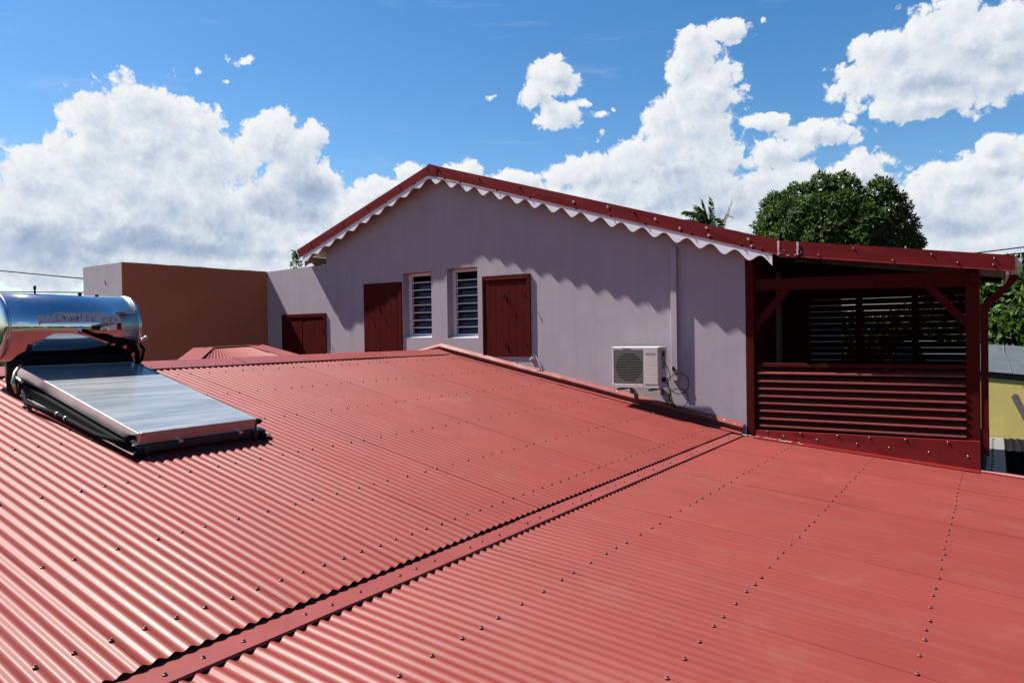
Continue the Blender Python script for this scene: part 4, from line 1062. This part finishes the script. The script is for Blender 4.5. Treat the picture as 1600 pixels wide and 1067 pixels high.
# pale underside lining sheets
M['lining'] = mat('pale_pinkish_sheet', (0.52, 0.47, 0.43), 0.5, .05, 4, .4)
o = slope_sheet((vt0[0]-.03, vtop(vt0[0]-.03)-.012), (.125, vtop(.125)-.012), YF+.03, 13.4); obj('roof_lining', o, M['lining'], ver)
b = MB(); b.beam((-2.60, 13.25, vtop(-2.60)-.075), (.08, 13.25, vtop(.08)-.075), .06, .08); obj('rafter', b, M['wood'], ver)
obj('wall_plate', MB().box(-.29, -.17, 10.17, 13.2, .56, .685), M['wood'], ver)
b = MB(); b.prism([(.095, .58), (.125, .58), (.125, .715), (.095, .72)], 'y', 9.80, 13.4); obj('gutter_board', b, M['white'], ver)
g = [(.140, .750), (.150, .690), (.160, .665), (.215, .660), (.236, .690), (.252, .752), (.244, .752), (.229, .693), (.211, .668), (.165, .672), (.157, .692), (.148, .750)]
gut = obj('gutter', MB().prism(g, 'y', 9.82, 13.4), M['pvc'], ver)
obj('gutter_end', MB().prism([(.140, .750), (.150, .690), (.160, .665), (.215, .660), (.236, .690), (.252, .752)], 'y', 9.810, 9.8195), M['pvc'], gut)

# ------------------------------------------------------------------ yellow building right of the veranda
yel = thing('yellow_building', 'low yellow rendered building with grey felt roof behind the veranda', 'building', (2.5, 18, GZ))
ys = lambda x: -.935-.150*(x+.116)*.55
b = MB(); b.prism([(-1.6, GZ), (6, GZ), (6, ys(6)), (-1.6, ys(-1.6))], 'y', 16.0, 16.25); obj('wall', b, M['yellow'], yel)
obj('wall', MB().prism([(16.26, GZ), (22, GZ), (22, -.9), (16.26, -1.1)], 'x', 5.75, 6.0), M['yellow'], yel)
b = MB(); b.prism([(-1.7, ys(-1.7)+.001), (6.1, ys(6.1)+.001), (6.1, ys(6.1)+.105), (-1.7, ys(-1.7)+.105)], 'y', 15.986, 15.999); obj('fascia', b, M['charcoal'], yel)
b = MB(); b.sheet([(-1.7, 15.982, ys(-1.7)+.115), (6.1, 15.982, ys(6.1)+.115), (6.1, 18.4, ys(6.1)+.60), (-1.7, 18.4, ys(-1.7)+.56)], .01, (0, -.2, 1)); rf = obj('roof', b, M['greyroof'], yel)
b = MB(); b.sheet([(-1.7, 18.41, ys(-1.7)+.56), (6.1, 18.41, ys(6.1)+.60), (6.1, 21.4, ys(6.1)+.1), (-1.7, 21.4, ys(-1.7)+.1)], .01, (0, .2, 1)); obj('roof', b, M['greyroof'], yel)
b = MB(); b.tube([(.23, 15.95, ys(.23)+.125), (.20, 16.7, ys(.2)+.275), (.13, 17.5, ys(.13)+.43), (.115, 18.35, ys(.1)+.60)], [.005, .003, .006, .004], 5); obj('seam_mastic', b, M['greypan'], rf)
for x in (1.4, 2.7, 4.0): b = MB(); b.beam((x, 15.95, ys(x)+.12), (x, 18.38, ys(x)+.60), .03, .012); obj('roof_seam', b, M['greyroof'], rf)
low = thing('lean_to_roof', 'charcoal corrugated lean-to roof with a stained grey edge pan below the yellow wall', 'roof', (1.5, 13.5, -2.2))
lz = lambda y: -1.885-.031*(y-11.5)
n = 150; vs = []; fs = []
for x_ in (0, 1):
    for j in range(n+1):
        x = .105+5.4*j/n; y = (10.3, 15.92)[x_]; vs.append((x, y, lz(y)+.012*math.cos(2*math.pi*j/3)))
for j in range(n): fs.append((j, j+1, n+2+j, n+1+j))
obj('corrugated_sheet', MB().add(vs, fs, False), M['charcoal'], low)
b = MB(); b.sheet([(-.19, 10.25, lz(10.25)+.012), (.10, 10.25, lz(10.25)+.012), (.10, 15.93, lz(15.93)+.012), (-.19, 15.93, lz(15.93)+.012)], .006, (0, 0, 1)); obj('edge_pan', b, M['greypan'], low)
b = MB()
for k in range(17):
    y = 10.4+.32*k; b.lathe([(.02, 0), (.018, .010), (.008, .014)], (-.055+random.uniform(-.006, .006), y, lz(y)+.011), (0, 0, 1), 8)
obj('rivets', b, M['charcoal'], low)
obj('support_wall', MB().box(-.1, 5.4, 10.4, 15.9, GZ, -2.2), M['yellow'], low)
pk = obj('timber_plank', MB().prism([(.205, -1.20), (.245, -1.135), (.305, -1.150), (.62, -1.92), (.55, -1.98)], 'y', 15.0, 15.05), M['oldwood'])
tag(pk, 'weathered grey timber plank leaning in front of the yellow wall', 'plank')
# ------------------------------------------------------------------ far house beyond the bushes
fh = thing('far_house', 'distant house with orange red tiled roof beyond the bushes', 'house', (4, 37, GZ))
obj('wall', MB().box(.6, 8, 35.6, 40, GZ, .75), M['stucco'], fh)
b = MB(); b.prism([(35.0, .82), (37.8, 2.0), (40.6, .82), (40.6, .72), (35.0, .72)], 'x', .15, 8.4); obj('roof', b, M['terracotta'], fh)

# ------------------------------------------------------------------ overhead wires and their poles
def pole(x, y, top, label):
    t = thing('utility_pole', label, 'pole', (x, y, GZ), 'poles of the overhead line')
    obj('shaft', MB().tube([(x, y, GZ), (x, y, top+.3)], [.14, .10], 10), M['bark'], t)
    obj('crossarm', MB().box(x-.6, x+.6, y-.06, y+.06, top-.06, top+.06), M['bark'], t)
pole(-86, 30, 6.9, 'wooden utility pole carrying the overhead wires at the far left')
pole(-45, 30, 3.3, 'wooden utility pole behind the brown block')
pole(22, 30, 3.4, 'wooden utility pole carrying the overhead wires right of the veranda')
pole(-9, 30, 1.7, 'short wooden utility pole hidden behind the veranda roof')
def cable(p, q, sag, r, label, grp):
    P_, Q_ = Vector(p), Vector(q); pts = []
    for i in range(25):
        t = i/24; v_ = P_.lerp(Q_, t); v_.z -= sag*4*t*(1-t); pts.append(v_)
    tag(obj('overhead_wire', MB().tube(pts, r, 5), M['dark']), label, 'cable', grp)
cable((-86, 30, 7.55), (-45, 30, 3.36), .05, .05, 'upper of the two dark overhead wires left of the brown block', 'overhead wires at left')
cable((-86, 30, 5.10), (-45, 30, 3.15), .06, .045, 'lower of the two dark overhead wires, just above the shiny tank', 'overhead wires at left')
cable((-9, 30, 1.95), (22, 30, 4.2), .0, .022, 'upper of the two thin wires beyond the veranda gutter', 'overhead wires at right')
cable((-9, 30, 2.05), (22, 30, 3.5), .05, .022, 'lower of the two thin wires beyond the veranda gutter', 'overhead wires at right')

# ------------------------------------------------------------------ trees and plants
def leaf_arrays(cent, outw, size, width, droop, per, spread):
    """rosettes of pointed leaves: each a quad folded along nothing, facing out and hanging"""
    n = len(cent)
    C_ = np.repeat(cent, per, axis=0); O = np.repeat(outw, per, axis=0)
    d = O*0.4+rng.normal(size=(n*per, 3))*spread; d[:, 2] -= droop
    d /= np.linalg.norm(d, axis=1)[:, None]+1e-9
    up = rng.normal(size=(n*per, 3))*.4+O*1.5+np.array([0, 0, .45])
    s = np.cross(d, up); s /= np.linalg.norm(s, axis=1)[:, None]+1e-9
    L = (size*(0.65+.7*rng.random(n*per)))[:, None]; W = L*width
    base = C_+rng.normal(size=(n*per, 3))*size*.12
    a = base; b_ = base+d*L*.45+s*W*.5; c = base+d*L; e = base+d*L*.45-s*W*.5
    V = np.stack([a, b_, c, e], 1).reshape(-1, 3)
    F = np.arange(n*per*4).reshape(-1, 4)
    return V, F
def crown_points(blobs, n, fill=.25):
    vol = np.array([b[3]**2 for b in blobs]); vol = vol/vol.sum()
    idx = rng.choice(len(blobs), n, p=vol)
    c = np.array([b[:3] for b in blobs])[idx]; r = np.array([b[3] for b in blobs])[idx]
    d = rng.normal(size=(n, 3)); d[:, 2] += .25; d /= np.linalg.norm(d, axis=1)[:, None]
    rr_ = r*(1-fill*rng.random(n)**1.5)*(1+.10*np.sin(d[:, 0]*7+c[:, 0]*5)*np.cos(d[:, 2]*6+c[:, 2]*3))
    return c+d*rr_[:, None], d
def tree(name, label, cat, base, blobs, n, size, width, m, trunk_r, per=6, droop=.5, spread=.6, group=None, limbs=6):
    t = thing(name, label, cat, base, group)
    ctr = np.mean([b[:3] for b in blobs], axis=0); bx = Vector(base)
    tk = obj('trunk', MB().tube([bx, bx.lerp(Vector(ctr), .35)+Vector((.1, 0, 0)), bx.lerp(Vector(ctr), .7)], [trunk_r, trunk_r*.8, trunk_r*.6], 9), M['bark'], t)
    st_ = bx.lerp(Vector(ctr), .68)
    for k in range(limbs):
        b = blobs[int(k*len(blobs)/limbs)]; e_ = Vector(b[:3])
        obj('limb', MB().tube([st_, st_.lerp(e_, .5)+Vector((0, 0, -.15)), e_], [trunk_r*.5, trunk_r*.3, .03], 6), M['bark'], tk)
    P_, D = crown_points(blobs, n)
    V, F = leaf_arrays(P_, D, size, width, droop, per, spread)
    o = bpy.data.objects.new('crown', arrmesh('crown', V, F, m)); COL.objects.link(o); put_under(o, t)
    return t
# mango
mb_ = [(-6.9, 37.6, 6.75, .75), (-7.9, 37.4, 6.3, .85), (-6.0, 37.6, 6.6, .8), (-9.0, 37.5, 5.95, .85), (-9.35, 37.2, 5.1, .7), (-9.75, 37.0, 4.35, .5), (-5.25, 37.4, 5.75, .6), (-4.35, 37.5, 6.25, .68), (-3.95, 37.6, 5.5, .8), (-3.6, 37.6, 4.6, .75), (-3.35, 37.8, 3.8, .7), (-8.4, 36.2, 5.3, .95), (-7.1, 35.8, 5.2, 1.05), (-5.8, 36.0, 5.3, .95), (-4.8, 36.0, 4.6, .95), (-6.4, 35.4, 4.2, 1.0), (-8.0, 35.6, 4.2, .95), (-9.2, 36.4, 3.9, .8), (-5.2, 35.6, 3.7, .95), (-4.1, 36.2, 3.4, .8), (-7.4, 35.2, 3.2, .9), (-9.6, 36.5, 3.0, .8), (-6.2, 35.2, 2.7, .9)]
for k in range(46):
    a = rng.uniform(math.pi*.95, 2.05*math.pi) if k < 34 else rng.uniform(0, 2*math.pi); e_ = rng.uniform(-.35, 1.15)
    q_ = rng.uniform(.80, 1.03); r_ = rng.uniform(.32, .85)
    mb_.append((-6.5+2.9*q_*math.cos(a)*math.cos(e_), 38.6+3.1*q_*math.sin(a)*math.cos(e_), 3.4+3.0*q_*math.sin(e_), r_))
tree('mango_tree', 'large round dense dark green broadleaf tree rising behind the veranda roof', 'tree', (-6.5, 38.6, GZ), mb_, 15000, .20, .38, M['mango'], .38, 6, .5, .75, limbs=9)
small = [(-10.35, 39.5, 4.3, .45), (-10.9, 39.5, 3.7, .6), (-10.2, 39.6, 3.4, .6)]
tree('small_tree', 'small dark shrubby tree top just left of the big round tree', 'tree', (-10.5, 39.5, GZ), small, 420, .22, .4, M['mango'], .1, 6, limbs=3)
# coconut palm
def frond(p0, tip, arch, n, leaf, w, m, parent, hang=.55):
    p0, tip = Vector(p0), Vector(tip); up = Vector((0, 0, arch)); pts = []
    for i in range(n+1):
        t = i/n; pts.append(p0.lerp(tip, t)+up*(4*t*(1-t)))
    b = MB(); b.tube(pts, [.030*(1-.85*i/n)+.004 for i in range(n+1)], 5)
    for i in range(3, n+1):
        t = i/n; p = pts[i]; d = (pts[i]-pts[i-1]).normalized(); s = d.cross(Vector((0, 0, 1)))
        if s.length < .1: s = d.cross(Vector((1, 0, 0)))
        s.normalize(); L = leaf*(.45+.75*math.sin(math.pi*min(1, t*.92)))
        for sg in (-1, 1):
            for h in range(2):
                dd = (d*(.75+random.uniform(-.2, .2))+s*sg*.85+Vector((0, 0, -hang+random.uniform(-.25, .25)))).normalized()
                q = p-d*random.uniform(0, .06); wv = dd.cross(Vector((random.uniform(-.3, .3), .3, 1))).normalized()*w
                b.add([q-wv*.4, q+dd*L*.5-wv*.5+Vector((0, 0, .03)), q+dd*L, q+dd*L*.5+wv*.5+Vector((0, 0, .03))], [(0, 1, 2, 3)])
    return obj('frond', b, m, parent)
palm = thing('coconut_palm', 'coconut palm crown with one bare dry frond showing above the red verge', 'palm', (-13.0, 40, GZ))
pc = Vector((-12.95, 40, 4.7))
obj('trunk', MB().tube([(-12.6, 40, GZ), (-12.8, 40, 0), tuple(pc)], [.20, .15, .13], 9), M['bark'], palm)
for (tx_, ty_, tz_, ar) in ((-14.55, 39.7, 6.75, .55), (-14.3, 39.5, 6.2, .45), (-13.95, 40.2, 7.0, .25), (-13.55, 39.9, 7.15, .1), (-13.15, 40.1, 7.3, 0), (-14.75, 40.0, 6.3, .5), (-14.1, 39.9, 6.7, .35), (-13.75, 40.0, 6.9, .2), (-14.9, 40.1, 5.6, .6), (-14.7, 39.0, 4.5, .7), (-13.5, 38.0, 4.6, .8), (-11.3, 39.4, 4.3, .8), (-12.2, 42.0, 5.0, .8), (-14.0, 41.6, 5.0, .8), (-11.2, 40.6, 4.9, .6), (-13.3, 41, 6.4, .4)):
    frond(pc, (tx_, ty_, tz_), ar, 30, .62, .085, M['palmleaf'], palm)
for (tx_, ty_, tz_, ar) in ((-11.95, 40, 7.1, -.12), (-12.05, 40.1, 6.2, .55)):
    frond(pc, (tx_, ty_, tz_), ar, 17, .42, .022, M['palmdry'], palm, .1)
# slender tree left
nf = thing('slender_tree', 'thin wispy treetop poking up left of the gable eave', 'tree', (-35.7, 30, GZ))
nk = obj('trunk', MB().tube([(-35.75, 30, GZ), (-35.72, 30, 2), (-35.68, 30, 5.25)], [.12, .07, .012], 7), M['bark'], nf)
cs = []; ds = []
for k in range(95):
    h = rng.uniform(3.6, 5.3); r_ = .08+.42*max(0, (4.75-h))/1.1+rng.uniform(0, .12); a = rng.uniform(0, 6.28)
    cs.append((-35.7+r_*math.cos(a), 30+r_*math.sin(a), h)); ds.append((math.cos(a), math.sin(a), .3))
V, F = leaf_arrays(np.array(cs), np.array(ds), .16, .4, .1, 6, .7)
o = bpy.data.objects.new('crown', arrmesh('crown', V, F, M['bushleaf'])); COL.objects.link(o); put_under(o, nf)
tree('small_tree', 'leafy green treetop half hidden under the left gable eave', 'tree', (-34, 30.5, GZ), [(-34.1, 30.5, 3.95, .5), (-33.6, 30.5, 3.6, .7), (-34.9, 30.6, 3.3, .8)], 420, .22, .4, M['bushleaf'], .12, 6, limbs=3)
# greenery right
gb = [(.2, 24, .35, .75), (.9, 23.8, .15, .8), (.0, 24.2, 1.0, .6), (.7, 24.3, .85, .65), (1.5, 24, .4, .9), (.3, 23.6, -.4, .8), (1.1, 23.5, -.5, .9), (2.0, 24, -.3, 1.0), (-.7, 24.2, .1, .8), (-.8, 24, -.6, .9), (-.5, 24.5, .9, .6), (1.8, 24.6, 1.0, .7), (.4, 24, -1.2, .9), (1.6, 24, -1.3, 1.0)]
tree('leafy_tree', 'bushy sunlit green tree between the veranda post and the grey roof', 'tree', (.6, 24.3, GZ), gb, 3800, .23, .42, M['bushleaf'], .2, 6, .35, .8)
gb2 = [(1.0, 45, 2.6, .9), (1.9, 45, 2.5, 1.1), (2.9, 45, 3.0, 1.2), (.7, 45, 1.9, .9), (1.6, 44.6, 1.6, 1.2), (2.8, 44.6, 1.5, 1.3), (.2, 45, 1.4, .9), (-.8, 45.4, 1.0, 1.0), (4, 45, 2.2, 1.3)]
tree('dark_tree', 'dark green tree in the distance behind the veranda gutter', 'tree', (1.8, 45.4, GZ), gb2, 2600, .34, .42, M['mango'], .25, 6, .45, .7)
gb3 = [(-2.2, 27, -.2, .9), (-1.5, 27.4, .3, .8), (-3.2, 27, -.6, 1.0), (-4.2, 27.2, -.3, .9), (-2.6, 27, -1.3, 1.1), (-5.1, 27.5, -1.0, 1.0), (-1.6, 27, -1.2, 1.0)]
tree('leafy_tree', 'green tree glimpsed through the slatted screen of the veranda', 'tree', (-3, 27.4, GZ), gb3, 1500, .27, .45, M['bushleaf'], .2, 6, .35, .8)
# low belt of trees round the neighbourhood
cs = []; ds = []
for k in range(230):
    a = rng.uniform(0, 2*math.pi); R_ = rng.uniform(58, 90)
    cx, cy = R_*math.sin(a), R_*math.cos(a); h = rng.uniform(4.2, 6.4); w = rng.uniform(2.2, 4.5)
    m_ = 130
    d = rng.normal(size=(m_, 3)); d /= np.linalg.norm(d, axis=1)[:, None]
    cs.append(np.array([cx, cy, GZ+h*.55])+d*np.array([w, w, h*.5])*(.7+.3*rng.random((m_, 1)))); ds.append(d)
V, F = leaf_arrays(np.concatenate(cs), np.concatenate(ds), 1.1, .6, .2, 2, .8)
o = bpy.data.objects.new('distant_trees', arrmesh('distant_trees', V, F, M['mango'])); COL.objects.link(o)
o['kind'] = 'stuff'
